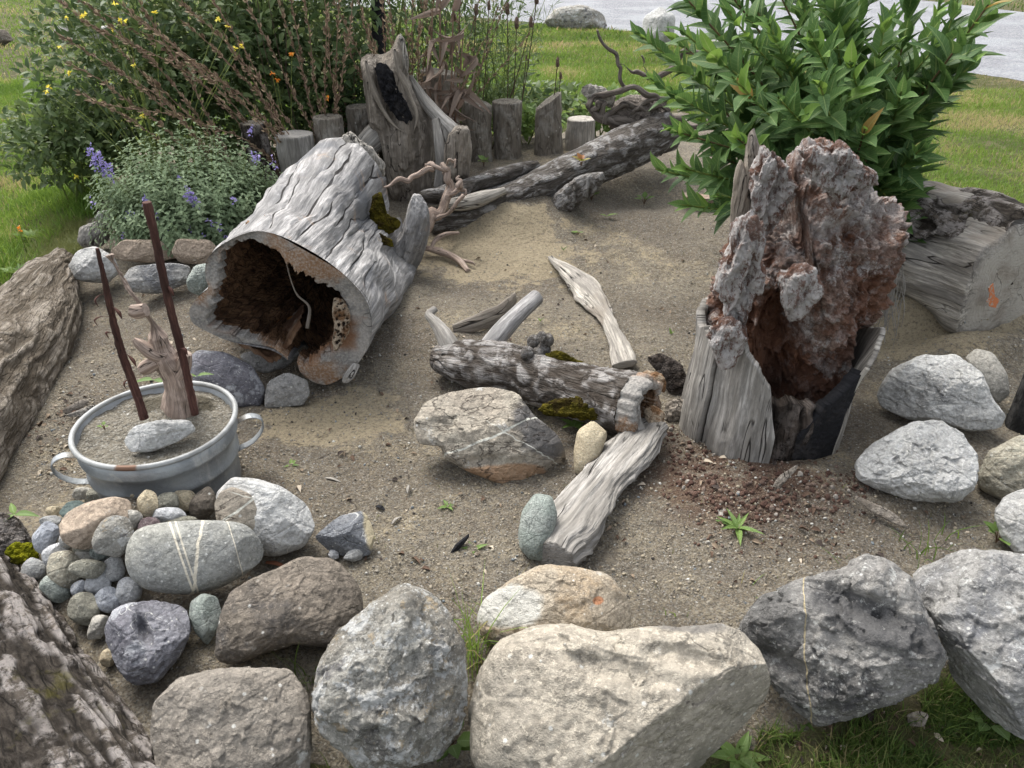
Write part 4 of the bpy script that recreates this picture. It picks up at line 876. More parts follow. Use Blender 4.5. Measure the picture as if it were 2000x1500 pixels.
    Ri = np.tile(rin, ni) * (1 + .10 * sst(0, .15, ti)) * (1 - .35 * ti) * np.sqrt(np.clip(1 - ti ** 6, 0, 1)) + (.035 * fbm(g2 * np.array([10, 10, 5]), 4, 61) + .02 * ridged(g2 * 22, 3, 62)) * sst(0, .12, ti)
    cI = c0[None] * (1 - t2 * .75)[:, None] + c1[None] * (t2 * .75)[:, None]
    V2 = np.stack([np.repeat(cI[:, 0], n) + np.cos(TI) * Ri, np.repeat(cI[:, 1], n) + .02 * np.cos(TI * 3) + .05, np.repeat(cI[:, 2], n) + np.sin(TI) * Ri], 1)
    put('hollow_lining', V2, cut(grid_faces(ni, n)[:, ::-1], TI, ti, .14), M['rot_inside'], root, gc=g2)
    fe = spline(PY([418, 440, 470, 505, 530, 545, 562, 585], [618, 645, 664, 676, 683, 668, 650, 625], 2.66), 90); be = spline(PY([425, 440, 465, 495, 525, 550, 575, 600], [560, 548, 545, 550, 562, 575, 585, 590], 3.25), 90)
    tq = np.linspace(0, 1, 70)[:, None, None]; Pq = fe[None] * (1 - tq) + be[None] * tq; Pq = Pq.reshape(-1, 3); Pq[:, 2] += .05 * np.sin(np.pi * np.tile(np.linspace(0, 1, 90), 70)) * -.6 + .018 * fbm(Pq * 9, 4, 3) + .008 * ridged(Pq * 30, 3, 4)
    gq = Pq - Pq.mean(0); lo_ = Pq - np.array([0, -.012, .035]); F0 = grid_faces(70, 90, False); kq = len(Pq); iq = np.arange(89)
    put('floor_slab', np.concatenate([Pq, lo_]), [F0, F0[:, ::-1] + kq, np.stack([iq, iq + 1, kq + iq + 1, kq + iq], 1)], M['rot_floor'], root, gc=np.concatenate([gq, gq]))
    def holes(V, N, h, size):
        f1, f2, i_ = cells(V * 60, 9); V = V - N * (np.where(f1 < .42, .012, 0))[:, None]; return V, h + np.where(f1 < .4, -1, 0)
    blob('crumbled_wood', [(652, 580), (672, 585), (684, 610), (682, 650), (668, 672), (655, 690), (648, 668), (654, 640), (648, 610)], M['pale_crumb'], D=2.90, T=.35, sub=5, cuts=0, rough=.12, fr=6, seed=72, disp=holes, parent=root)
    tput('hanging_root', PY([558, 566, 580, 604, 600], [505, 540, 575, 600, 640], 2.72), [.006, .005, .004, .0035, .006], M['brown_wood'], root, nu=40, nv=8, disp=drift(.002, 20, 3, .003))
    blob('branch_stub', [(760, 490), (785, 455), (796, 410), (806, 380), (824, 384), (838, 415), (834, 470), (818, 525), (775, 530)], M['silver_wood'], frame='up', Y=3.78, T=.7, sub=5, cuts=2, rough=.05, seed=73, ax=math.radians(70), parent=root, cap=None, disp=grooved(.010, 26))
    blob('torn_crown', [(628, 300), (655, 290), (674, 264), (686, 260), (700, 275), (722, 288), (748, 318), (752, 345), (700, 345), (645, 330)], M['pale_wood'], frame='up', Y=4.10, T=.4, sub=5, cuts=2, rough=.08, fr=4, seed=74, ax=math.radians(90), parent=root, disp=grooved(.012, 30))
    blob('bark_flap', [(668, 735), (690, 708), (704, 712), (692, 738), (678, 749), (668, 748)], M['grey_wood'], D=2.96, T=.5, sub=4, cuts=3, seed=75, ax=math.radians(60), parent=root)
    o = moss_mat('moss', [(728, 385), (745, 375), (752, 400), (756, 420), (780, 428), (779, 442), (765, 455), (745, 462), (728, 450), (724, 420)], D=3.80, parent=root)
    moss_mat('moss', [(742, 455), (765, 470), (768, 482), (748, 476)], D=3.70, parent=root)
def grooved(a=.01, f=24):
    def d(V, N, h, size):
        S = V * np.array([f, f, f]); S[:, 1] *= .14
        r_ = ridged(S + .4 * fbm(V * 8, 2, 3)[:, None], 3, 14); return V + N * (a * r_)[:, None], h * 4 + r_ * .5
    return d
def moss_mat(name, out, D=None, parent=None, mat='moss', T=.3, **kw):
    def d(V, N, h, size):
        f1, f2, _ = cells(V * 90, 4); return V + N * (.008 * (1 - f1) + .004 * fbm(V * 60, 2, 3))[:, None], h
    return blob(name, out, M[mat], D=D, T=T, sub=5, cuts=0, rough=.12, fr=4, seed=91, disp=d, parent=parent, **kw)
M['pale_crumb'] = build_mat('pale_crumb', (.36, .29, .21), [dict(k='h', r=(-.2, -.8), c=(.03, .02, .015)), dict(k='n', s=30, d=5, r=(.45, .62), c=(.18, .10, .05)), dict(k='n', s=80, d=5, r=(.2, .8), b=.01)], rnd=False)
trunk()

# ------------------------------------------------------------------ upright forked driftwood
YD = 4.75
r = empty('driftwood_stump', PY(800, 395, YD), 'upright grey forked driftwood with a charred hollow behind the hollow trunk', 'driftwood stump')
def char(V, N, h, size):
    return grooved(.011, 20)(V, N, h, size)
def scar_on(V, N, h, size):
    V, h = char(V, N, h, size); return V, h
blob('trunk', [(768, 400), (757, 340), (752, 290), (738, 262), (724, 235), (718, 190), (711, 150), (706, 118), (722, 108), (745, 112), (765, 98), (779, 68), (787, 74), (792, 100), (788, 130), (800, 155), (818, 190), (838, 225), (850, 262), (848, 320), (842, 360), (836, 390), (800, 408)],
     M['brown_wood'], frame='up', Y=YD, cen=(775, 230), T=.75, sub=7, cuts=0, rough=.04, seed=81, disp=char, parent=r, ax=math.radians(90), dents=[(752, 165, 11, 32, .09), (772, 205, 12, 30, .09)])
blob('charred_hollow', [(730, 128), (750, 122), (768, 142), (775, 170), (792, 198), (806, 228), (800, 248), (780, 236), (758, 208), (744, 176)], M['char_black'], frame='up', Y=YD - .18, T=.25, sub=5, cuts=2, rough=.22, fr=5, seed=82, parent=r)
for q_ in ([(714, 118), (722, 150), (738, 195), (765, 240), (795, 262)], [(770, 95), (778, 135), (798, 180), (814, 225), (806, 262)]):
    tput('rim_ridge', [PY(x, y, YD - .19) for x, y in q_], [.008, .013, .016, .013, .006], M['brown_wood'], r, nu=100, nv=20, disp=drift(.008, 22, 4, .016))
tput('root', [PY(758, 255, YD), PY(730, 272, YD - .08), PY(705, 300, YD - .1), PY(695, 330, YD - .1)], [.09, .085, .07, .06], M['grey_wood'], r, nu=60, nv=30, disp=drift(.006, 12, 4))
tput('side_limb', [PY(800, 150, YD), PY(828, 195, YD - .05), PY(862, 232, YD - .12), PY(890, 262, YD - .16), PY(898, 300, YD - .2)], [.03, .05, .05, .055, .03], M['grey_wood'], r, nu=80, nv=30, disp=drift(.007, 12, 6))
tput('side_limb', [PY(858, 235, YD - .12), PY(864, 275, YD - .18), PY(868, 320, YD - .2), PY(862, 365, YD - .2)], [.045, .045, .04, .035], M['grey_wood'], r, nu=60, nv=24, disp=drift(.006, 12, 7))
blob('split_slab', [(868, 290), (878, 262), (892, 247), (916, 250), (921, 290), (914, 350), (888, 372), (868, 350)], M['brown_wood'], frame='up', Y=YD - .25, T=.5, p=3.5, sub=5, cuts=3, rough=.04, seed=83, ax=math.radians(85), disp=grooved(.01, 26), parent=r)
blob('torn_tip', [(765, 120), (772, 85), (783, 66), (790, 90), (797, 120), (795, 150), (778, 155), (760, 140)], M['pale_wood'], frame='up', Y=YD - .06, T=.4, sub=5, cuts=4, rough=.06, seed=84, ax=math.radians(85), disp=grooved(.012, 34), parent=r)

# ------------------------------------------------------------------ stub posts edging the bed at the back
POSTS = [(507, 240, 315, 24, 0, 'deep_bark', 'dark leaning stub post behind the catmint'), (584, 262, 330, 33, 0, 'grey_wood', 'short sawn post with a round grey top'),
         (650, 228, 310, 29, 0, 'post_bark', 'ringed birch post behind the hollow trunk'), (712, 208, 290, 26, 0, 'post_bark', 'post squeezed left of the driftwood stump'),
         (864, 140, 262, 34, 6, 'post_bark', 'tallest bark post under the withered plant'), (932, 200, 290, 29, 10, 'post_bark', 'grey post with a rounded slanting top'),
         (990, 198, 284, 27, 0, 'post_bark', 'pale post speckled with white fungus'), (1070, 196, 272, 26, -34, 'post_bark', 'isolated post with a steep slanted top'),
         (1134, 232, 262, 28, 0, 'cream_stump', 'low pale flat stump among strawberry leaves'),
         (768, 225, 300, 28, 0, 'post_bark', 'post hidden in shade behind the driftwood stump')]
M['cream_stump'] = M['pale_wood']
PY_ = {0: 4.5, 1: 4.5, 2: 4.6, 3: 4.9, 4: 5.2, 5: 5.4, 6: 5.45, 7: 5.5, 8: 5.6, 9: 5.05}
for i, (px, y0, y1, rp, sl_, mt, lb) in enumerate(POSTS):
    b_ = GH(px, y1); Yp = PY_.get(i, b_[1] + .06); b_ = PY(px, y1, Yp); b_[2] = float(G(b_[0], Yp)); D_ = (Yp * math.cos(PITCH) + CAM_Z * math.sin(PITCH)) ; R_ = rp / F * D_ * 1.0
    top = PY(px, y0, Yp)[2]; zb = b_[2] - .1
    V, Fc, gc, h, cap = tube([(b_[0] + .01, Yp, zb), (b_[0], Yp, (zb + top) / 2), (b_[0], Yp, top)], [R_ * 1.05, R_, R_ * .97], 50, 60, bark(.006, 16, .5, 30 + i, .014))
    m_ = sst(top - .12, top, V[:, 2]); V[:, 2] += (V[:, 0] - b_[0]) * math.tan(math.radians(sl_ * -1)) * m_ - m_ * .35 * (V[:, 1] - Yp) * 0
    put('stub_post', V, Fc, M[mt], gc=gc, h=h, cap=cap, label=lb, cat='post', group='stub posts edging the back of the bed')
b_ = GH(1995, 835)
tput('dark_post', [(b_[0], b_[1], -.1), (b_[0] + .005, b_[1], .2), (b_[0] + .01, b_[1] + .02, PY(1995, 575, b_[1])[2])], [.062, .06, .058], M['dark_post'], nu=60, nv=40, disp=bark(.006, 14, .2, 55, .01), label='dark weathered upright post cut by the right frame edge', cat='post')

# ------------------------------------------------------------------ long fallen log with lichened bark
r = empty('fallen_log', PY(1050, 400, 4.6), 'long pale lichened log propped on the sand mound', 'fallen log')
def slabby(seed):
    b1 = bark(.012, 18, .4, seed, .014)
    def d(gc, th, al, rr):
        a, v = b1(gc, th, al, rr); return a + .012 * np.sin(th * 2 + al * 3) - .012 * np.cos(th * 3), v
    return d
tput('trunk', [PY(838, 430, 4.22), PY(915, 410, 4.35), PY(1010, 380, 4.5), PY(1120, 335, 4.7), PY(1215, 292, 4.9), PY(1300, 250, 5.1)], [.075, .105, .14, .165, .165, .15], M['log_bark'], r, nu=340, nv=150, flat=.75, disp=slabby(3))
tput('bark_strip', [PY(822, 384, 4.25), PY(870, 378, 4.32), PY(930, 357, 4.45), PY(990, 338, 4.55), PY(1050, 318, 4.68)], [.035, .05, .05, .055, .03], M['log_bark'], r, nu=160, nv=40, disp=bark(.012, 14, .35, 8, .015))
tput('bare_wood', [PY(862, 402, 4.2), PY(920, 393, 4.28), PY(985, 372, 4.36)], [.02, .045, .02], M['pale_wood'], r, nu=60, nv=24, disp=drift(.004, 14, 9))
blob('broken_foot', [(1068, 412), (1085, 378), (1130, 345), (1178, 335), (1180, 352), (1150, 385), (1112, 414), (1090, 418)], M['log_bark'], frame='up', Y=4.42, T=.5, sub=5, cuts=3, seed=85, ax=math.radians(40), disp=grooved(.01, 24), parent=r)
# root plate and tangle
r = empty('root_tangle', PY(1240, 230, 5.1), 'brown tangle of roots and clods where the long log ends', 'roots')
def T_(name, pts, rad, mat='root_wood', par=None, nu=50, nv=12, a=.004, Y=None, **kw):
    P = [PY(x, y, q[2] if len(q) > 2 else Y) for q in pts for x, y in [q[:2]]]
    P = [p_ + rng.normal(0, .010, 3) for p_ in spline(np.array(P), len(P) * 2)]; rad = list(np.interp(np.linspace(0, 1, len(P)), np.linspace(0, 1, len(rad)), rad) * rng.uniform(.75, 1.15, len(P)))
    return tput(name, P, [v / F * 5.0 if v > .5 else v for v in rad], M[mat], par, nu=nu, nv=nv, disp=drift(a, 25, len(pts), a * 1.5), **kw)
blob('clod', [(1190, 250), (1195, 205), (1230, 185), (1280, 190), (1310, 230), (1290, 265), (1230, 272)], M['root_wood'], frame='up', Y=5.15, T=.8, sub=5, cuts=0, rough=.12, fr=4, seed=86, parent=r)
for q, rd in [([(1150, 212), (1158, 192), (1185, 183), (1230, 170), (1280, 185), (1310, 215)], [10, 10, 9, 9, 10, 8]), ([(1152, 205), (1175, 230), (1220, 235), (1280, 243), (1335, 232)], [9, 9, 10, 9, 8]),
              ([(1300, 195), (1250, 200), (1235, 225), (1215, 250)], [6, 6, 5, 3]), ([(1180, 240), (1200, 215), (1225, 205), (1260, 215), (1300, 205)], [4, 4, 5, 4, 4]), ([(1155, 215), (1170, 200), (1182, 205), (1180, 230), (1230, 245)], [5, 5, 4, 5, 6]),
              ([(1300, 250), (1360, 240), (1420, 225), (1460, 190)], [6, 6, 6, 4]), ([(1290, 150), (1320, 122), (1345, 100), (1405, 101)], [8, 9, 9, 7]), ([(1165, 60), (1192, 95), (1210, 128), (1216, 172)], [2.5, 4, 5, 6]), ([(1206, 125), (1240, 142), (1290, 150)], [4, 5, 6]),
              ([(1250, 110), (1258, 130), (1268, 160)], [2, 3, 3]), ([(1200, 262), (1160, 310), (1120, 350)], [3, 2, 1.5])]:
    T_('root', [(x, y) for x, y in q], [v_ * .75 for v_ in rd], par=r, Y=5.05, nv=12, a=.007)
blob('splintered_end', [(1136, 170), (1150, 164), (1175, 172), (1200, 185), (1195, 210), (1170, 200), (1150, 195), (1140, 185)], M['pale_wood'], frame='up', Y=5.1, T=.6, sub=5, cuts=3, seed=87, disp=grooved(.015, 30), ax=0.2, parent=r)
# bare twisted twigs between trunk and long log
r = empty('dead_branch', PY(850, 440, 4.1), 'bare pinkish twisted branch standing against the stub of the hollow trunk', 'branch')
for q, rd in [([(822, 455, 4.0), (845, 425, 4.05), (868, 398, 4.1), (876, 360, 4.15), (872, 335, 4.15), (862, 318, 4.15)], [14, 12, 9, 8, 7, 4]), ([(872, 340, 4.15), (850, 325, 4.15), (830, 318, 4.15)], [6, 5, 2]), ([(846, 328, 4.15), (815, 342, 4.1), (785, 352, 4.05), (748, 358, 4.0)], [5, 4, 4, 2]),
              ([(866, 322, 4.15), (885, 316, 4.15), (892, 322, 4.15)], [3, 3, 1]), ([(870, 385, 4.1), (890, 370, 4.1), (900, 355, 4.1), (892, 345, 4.1)], [5, 5, 4, 2]), ([(845, 432, 4.05), (880, 408, 4.0), (905, 380, 4.0)], [5, 4, 2]), ([(900, 360, 4.1), (908, 375, 4.1), (906, 385, 4.1)], [4, 4, 3])]:
    T_('branch', q, rd, 'twig_wood', r, nv=10, nu=40)
r = empty('dead_branch', GH(860, 495), 'pale forked twig lying on the sand right of the hollow trunk', 'branch')
def onG(pts, lift): 
    o = []
    for (x, y), l in zip(pts, lift):
        q = GH(x, y); o.append(PZ(x, y, q[2] + l))
    return o
tput('branch', onG([(818, 482), (860, 492), (895, 508), (915, 530)], [.04, .03, .02, .01]), [.022, .02, .015, .008], M['twig_wood'], r, nu=50, nv=12, disp=drift(.004, 25, 3, .006))
tput('branch', onG([(840, 490), (850, 470), (870, 458), (895, 455)], [.04, .05, .07, .08]), [.015, .016, .013, .005], M['twig_wood'], r, nu=40, nv=10, disp=drift(.003, 25, 3, .006))
tput('branch', onG([(900, 508), (920, 512), (928, 518)], [.02, .03, .02]), [.010, .008, .003], M['twig_wood'], r, nu=20, nv=8)

# ------------------------------------------------------------------ rotten red stump
r = empty('rotten_stump', PY(1520, 900, 2.4), 'tall crumbling red-brown rotten stump with a jagged whitish crown', 'rotten stump')
def crumble(V, N, h, size):
    f1, f2, i_ = cells(V * 15 + .6 * fbm(V * 14, 2, 3)[:, None], 7); g1, g2, j_ = cells(V * 34 + .5 * fbm(V * 30, 2, 4)[:, None], 17)
    big = fbm(V * np.array([6, 4, 6]), 4, 12); rr = ridged(V * np.array([17, 5, 17]), 3, 22)
    d = .050 * big + .038 * rr + .030 * np.clip(.8 - f1, 0, 1) * 1.2 + .024 * (.7 - g1) + .008 * fbm(V * 70, 2, 5)
    hh = .5 + .9 * big * .6 + .5 * (.55 - f1) + .3 * rr * .5 + .35 * sst(.1, .35, V[:, 1])
    return V + N * d[:, None], hh
blob('rotten_heartwood', [(1372, 760), (1362, 640), (1385, 585), (1412, 525), (1425, 470), (1465, 440), (1515, 436), (1543, 450), (1549, 400), (1538, 345), (1550, 300), (1598, 288), (1645, 300), (1655, 330), (1690, 345), (1686, 365), (1708, 400), (1738, 430), (1745, 480), (1740, 530), (1725, 570), (1685, 590), (1650, 640), (1640, 700), (1600, 820), (1550, 880), (1480, 860), (1410, 800)],
     M['rot_core'], frame='up', Y=2.50, cen=(1560, 570), T=.58, inset=.90, sub=7, cuts=0, rough=.05, seed=92, disp=crumble, parent=r, dents=[(1495, 610, 36, 80, .15), (1490, 720, 34, 60, .13), (1620, 520, 30, 40, .03), (1690, 540, 22, 25, .05)])
def whit(f=30, a=.024):
    def d(V, N, h, size):
        S = V * np.array([f, f * .3, f]); r_ = ridged(S + .6 * fbm(V * 12, 2, 3)[:, None], 4, 14); f1, _, _ = cells(V * 40, 5); b_ = fbm(V * np.array([18, 9, 18]), 3, 8)
        return V + N * (a * r_ + .012 * (.6 - f1) + .03 * b_)[:, None], h
    return d
blob('white_spire', [(1478, 365), (1474, 325), (1486, 296), (1502, 292), (1522, 325), (1535, 355), (1530, 395), (1515, 440), (1490, 450), (1480, 400)], M['rot_white'], frame='up', Y=2.42, T=.6, sub=6, cuts=0, rough=.09, fr=4, seed=93, disp=whit(), parent=r)
blob('white_rib', [(1415, 560), (1422, 500), (1428, 455), (1448, 425), (1472, 428), (1486, 455), (1478, 510), (1464, 580), (1455, 640), (1440, 690), (1430, 640), (1420, 600)], M['rot_white'], frame='up', Y=2.20, T=.5, sub=6, cuts=0, rough=.08, fr=4, seed=94, disp=whit(), parent=r, cen=(1450, 540))
blob('knot', [(1528, 548), (1545, 520), (1582, 524), (1594, 560), (1578, 600), (1552, 612), (1535, 585)], M['rot_white'], frame='up', Y=2.17, T=.7, sub=5, cuts=0, rough=.1, fr=4, seed=95, disp=whit(30, .008), parent=r)
blob('white_crest', [(1570, 300), (1600, 284), (1640, 292), (1668, 320), (1700, 342), (1688, 365), (1650, 375), (1600, 350)], M['rot_white'], frame='up', Y=2.28, T=.45, sub=6, cuts=0, rough=.12, fr=4, seed=96, disp=whit(40, .016), parent=r)
blob('grey_spike', [(1423, 500), (1428, 410), (1437, 335), (1447, 310), (1456, 330), (1459, 260), (1470, 245), (1484, 290), (1492, 350), (1490, 430), (1465, 480)], M['brown_wood'], frame='up', Y=2.62, T=.4, sub=5, cuts=2, rough=.03, seed=97, ax=math.radians(88), disp=grooved(.006, 24), parent=r, cen=(1457, 390))
SC = np.array([.925, 2.40, 0])
def shell(name, a0, a1, top, mat, rb=.285, rt=.27, th=.03, seed=0, amp=.006, f=14, zb=-.06, flare=0.0, na=120, nz=90, st=.12, topn=.02, brk=False):
    A = np.radians(np.linspace(a0, a1, na)); tz = np.interp(np.degrees(A), [a for a, _ in top], [z for _, z in top])
    tz = tz + topn * ridged(np.stack([A * 7, A * 0, A * 0], 1), 3, seed) 
    s = np.linspace(0, 1, nz)
    AA, SS = np.meshgrid(A, s); TZ = np.tile(tz, (nz, 1)); Z = zb + (TZ - zb) * SS
    RR = rb + (rt - rb) * SS + flare * np.clip(SS - .5, 0, 1) ** 2 + .016 * np.cos(AA * 3 + seed)
    g0 = np.stack([np.sin(AA) * .28, -np.cos(AA) * .28, Z], -1).reshape(-1, 3)
    S = g0 * np.array([f, f, f * st]) + .4 * fbm(g0 * 6, 2, seed)[:, None]; v = ridged(S, 3, seed)
    if brk: v = bark(1, f, .3, seed, 0)(g0, 0, 0, 0)[1]
    lo = fbm(g0 * np.array([6, 6, 3]), 3, seed + 4)
    R1 = RR.ravel() + amp * v + .014 * lo; V1 = np.stack([SC[0] + np.sin(AA.ravel()) * R1, SC[1] - np.cos(AA.ravel()) * R1, Z.ravel()], 1)
    R2 = R1 - th; V2 = np.stack([SC[0] + np.sin(AA.ravel()) * R2, SC[1] - np.cos(AA.ravel()) * R2, Z.ravel()], 1)
    F1 = grid_faces(nz, na, False); k = len(V1); e = []
    i = np.arange(na - 1); t0 = (nz - 1) * na
    e.append(np.stack([t0 + i, t0 + i + 1, k + t0 + i + 1, k + t0 + i], 1))
    j = np.arange(nz - 1) * na
    e.append(np.stack([j, j + na, k + j + na, k + j], 1)); e.append(np.stack([j + na - 1, k + j + na - 1, k + j + 2 * na - 1, j + 2 * na - 1], 1))
    put(name, np.concatenate([V1, V2]), np.concatenate([F1, F1[:, ::-1] + k] + e), M[mat], r, gc=np.concatenate([g0, g0]), h=np.concatenate([v, v]), cap=np.zeros(2 * k))
shell('side_wood', -125, -58, [(-125, .42), (-90, .43), (-58, .40)], 'grey_wood', seed=3, rb=.30, rt=.285, amp=.005)
shell('side_wood', -57, -10, [(-57, .44), (-40, .46), (-28, .36), (-18, .30), (-10, .14)], 'pale_side', seed=7, rb=.30, rt=.285, amp=.006) if 'pale_side' in M else shell('side_wood', -57, -10, [(-57, .44), (-40, .44), (-26, .36), (-18, .30), (-10, .14)], 'grey_wood', seed=7, rb=.305, rt=.29, amp=.006)
shell('bark', -22, 16, [(-22, .20), (-5, .24), (16, .22)], 'stump_bark', seed=5, rb=.28, rt=.26, amp=.02, f=16, brk=True, th=.05)
shell('charred_face', 6, 42, [(6, .12), (18, .22), (42, .35)], 'char_black', seed=9, rb=.285, rt=.305, amp=.004, th=.04, flare=.04, topn=.01)
shell('side_wood', 41, 120, [(41, .36), (50, .40), (62, .43), (75, .43), (120, .30)], 'pale_wood', seed=12, th=.016, rb=.292, rt=.315, amp=.004, flare=.14, topn=.005)
blob('white_fungus', [(1392, 640), (1410, 625), (1440, 632), (1452, 655), (1440, 672), (1428, 705), (1408, 700), (1400, 675), (1388, 660)], M['rot_white'], frame='up', Y=2.14, T=.5, sub=5, cuts=0, rough=.12, fr=5, seed=98, disp=whit(50, .006), parent=r)
# hanging rootlets right of the stump
tf = []
for i in range(46):
    x0, y0 = 1742 + rng.uniform(-18, 22), 545 + rng.uniform(-30, 40); x1, y1 = x0 + rng.uniform(-60, 10), y0 + rng.uniform(50, 120)
    Yq = rng.uniform(2.5, 2.75)
    tf.append(tube([PY(x0, y0, Yq), PY((x0 + x1) / 2 + rng.uniform(-12, 12), (y0 + y1) / 2, Yq), PY(x1, y1, Yq)], [.0016, .0014, .0008], 8, 4, caps=False))
jput('rootlets', tf, M['grey_wood'], r, kind='stuff')

# ------------------------------------------------------------------ log with a sawn face on the right
r = empty('cut_log', PY(1850, 600, 3.5), 'thick pale log with peeling bark and a sawn cracked face on the right', 'log')
A0, A1 = PZ(1690, 440, .27), PZ(1970, 555, .27)
dv = nrm(A1 - A0)
Pth = [A0 - dv * .5, A0, A0 * .5 + A1 * .5, A1]
tput('trunk', Pth, [.23, .25, .27, .28], M['pale_wood'], r, nu=200, nv=160, disp=drift(.005, 10, 33, .055, .3))
V, Fc, gc, h, cap = tube([p + np.array([0, 0, .008]) for p in Pth], [.242, .263, .283, .293], 240, 180, bark(.022, 13, .3, 17, .035), caps=False)
f = Fc[0]; cc = V[f].mean(1); ax_ = np.array(Pth)[0]; tpar = np.clip(((cc - A0) @ dv), -1, 2); ctr = A0 + dv * tpar[:, None]; up_ = (cc - ctr)[:, 2] / .26; bk = (cc - ctr)[:, 1] / .26
wob = .35 * fbm(cc * 7, 3, 5)
put('bark', V, f[(up_ * .8 + bk * .6 + wob) > .12], M['deep_bark'], r, gc=gc, h=h, cap=cap)
blob('paint_mark', [(1928, 560), (1940, 552), (1942, 580), (1950, 585), (1945, 600), (1932, 598), (1926, 588), (1932, 582)], build_mat('orange_paint', (.62, .21, .09), rnd=False), D=3.28, T=.05, sub=3, cuts=0, parent=r) if False else None
last = Pth[3]; dc = nrm(Pth[3] - Pth[2]); pm = []
for (x_, y_) in [(1930, 562), (1939, 553), (1942, 578), (1951, 585), (1944, 601), (1932, 598), (1926, 588), (1932, 580)]:
    d_ = ray(x_, y_); pl = last + dc * .052; pm.append(CAM + d_ * (((pl - CAM) @ dc) / (d_ @ dc)))
pm = np.array(pm); put('paint_mark', np.concatenate([pm, pm + dc * .003]), [np.array([[8, 9, 10, 11, 12, 13, 14, 15]])] + [np.array([[i, (i + 1) % 8, 8 + (i + 1) % 8, 8 + i] for i in range(8)])], build_mat('orange_paint', (.50, .17, .07), [dict(k='n', s=60, d=5, ro=.7, r=(.5, .6), c=(.35, .3, .25))], rnd=False), r, smooth=False, gc=np.concatenate([pm, pm]))
moss_mat('moss', [(1712, 372), (1735, 350), (1765, 352), (1782, 385), (1770, 405), (1745, 410), (1722, 398)], D=3.50, T=.35, parent=r)
r2 = empty('broken_brick', GH(1380, 415), 'piece of perforated brick half buried under the leafy shrub', 'brick')
q0 = GH(1365, 405) + np.array([0, 0, .03])
def box(c, s, rot=0.0):
    X = np.array([[a, b, d] for a in (-1, 1) for b in (-1, 1) for d in (-1, 1)], float) * np.array(s) / 2
    X[:, :2] = X[:, :2] @ np.array([[math.cos(rot), math.sin(rot)], [-math.sin(rot), math.cos(rot)]])
    Fq = np.array([[0, 1, 3, 2], [4, 6, 7, 5], [0, 4, 5, 1], [2, 3, 7, 6], [0, 2, 6, 4], [1, 5, 7, 3]])
    return X + np.array(c), [Fq], X, np.zeros(8), np.zeros(8)
M['brick'] = build_mat('brick', (.30, .215, .16), [dict(k='n', s=20, d=5, r=(.4, .6), c=(.22, .18, .14)), dict(k='n', s=60, d=4, r=(.2, .8), b=.01)])
M['hole'] = build_mat('hole', (.02, .018, .015), rnd=False)  # near-black colour that stands for the shade inside the brick's perforations
jput('body', [box(q0 + np.array([0, 0, .03]), (.20, .09, .022), -.3), box(q0 + np.array([.06, .02, -.005]), (.2, .1, .05), -.3)], M['brick'], r2, smooth=False)
jput('hole', [box(q0 + np.array([.06, .02, -.005]) + np.array([math.cos(-.3) * u + math.sin(-.3) * .0495, math.sin(-.3) * u - math.cos(-.3) * .0495, z]), (.014, .006, .01), -.3) for u in (-.08, -.05, -.02, .01, .04, .07) for z in (-.01, .01)], M['hole'], r2, smooth=False)  # solid dark blocks on the brick face, painting the shade of its perforations

# ------------------------------------------------------------------ small mossy hollow log in the middle
r = empty('mossy_log', GH(1060, 800), 'short mossy hollow log with a pale branch stub in the middle of the sand', 'log')
zs = [.10, .105, .12, .12, .13]
PT = [PZ(862, 700, .085), PZ(925, 712, .10), PZ(1040, 733, .11), PZ(1140, 762, .125), PZ(1232, 790, .135)]
Rs = [.055, .095, .105, .105, .118]
V, Fc, gc, h, cap = tube(PT, Rs, 260, 150, bark(.012, 17, .45, 44, .022), caps=False)
put('trunk', V, Fc, M['moss_bark'], r, gc=gc, h=h, cap=cap)
V, Fc, gc, h, cap = tube([PT[0] + nrm(PT[0] - PT[1]) * .05, PT[0] + nrm(PT[0] - PT[1]) * .02, PT[0] + (PT[1] - PT[0]) * .3], [.01, .05, .075], 30, 60, bark(.01, 17, .45, 44, .01), caps=False)
put('closed_end', V, Fc, M['moss_bark'], r, gc=gc, h=h, cap=cap)
e = nrm(PT[4] - PT[3])
V, Fc, gc, h, cap = tube([PT[4] + e * .055, PT[4], PT[4] - e * .12, PT[4] - e * .24], [.085, .082, .07, .015], 60, 90, drift(.012, 10, 61, .02), caps=False)
put('hollow_lining', V, [f[:, ::-1] for f in Fc], M['rot_inside'], r, gc=gc, h=h, cap=cap)
# end rim ring
nn = 140; th = np.linspace(0, 2 * math.pi, nn, endpoint=False); Xa = nrm(np.cross(e, [0, 0, 1])); Ya = np.cross(Xa, e)
jg = .022 * fbm(np.stack([np.cos(th) * 3, np.sin(th) * 3, 0 * th], 1), 3, 5); 
rings = []
for rad, off in ((.115, .0), (.118, .045), (.112, .06), (.092, .062), (.084, .05), (.078, 0)):
    rings.append(PT[4] + e * (off + jg * (1 if off else 0))[:, None] + (Xa[None] * np.cos(th)[:, None] + Ya[None] * np.sin(th)[:, None]) * (rad + .012 * fbm(np.stack([np.cos(th) * 5, np.sin(th) * 5, 0 * th + rad * 20], 1), 3, 6))[:, None])
V = np.concatenate(rings); put('broken_rim', V, grid_faces(6, nn), M['cut_face'], r, gc=V - PT[4], h=np.zeros(len(V)))
tput('branch_stub', [PZ(945, 690, .12), PZ(985, 640, .17), PZ(1020, 605, .20), PZ(1048, 580, .22)], [.045, .042, .04, .036], M['silver_wood'], r, nu=80, nv=50, disp=drift(.003, 14, 8, .008))
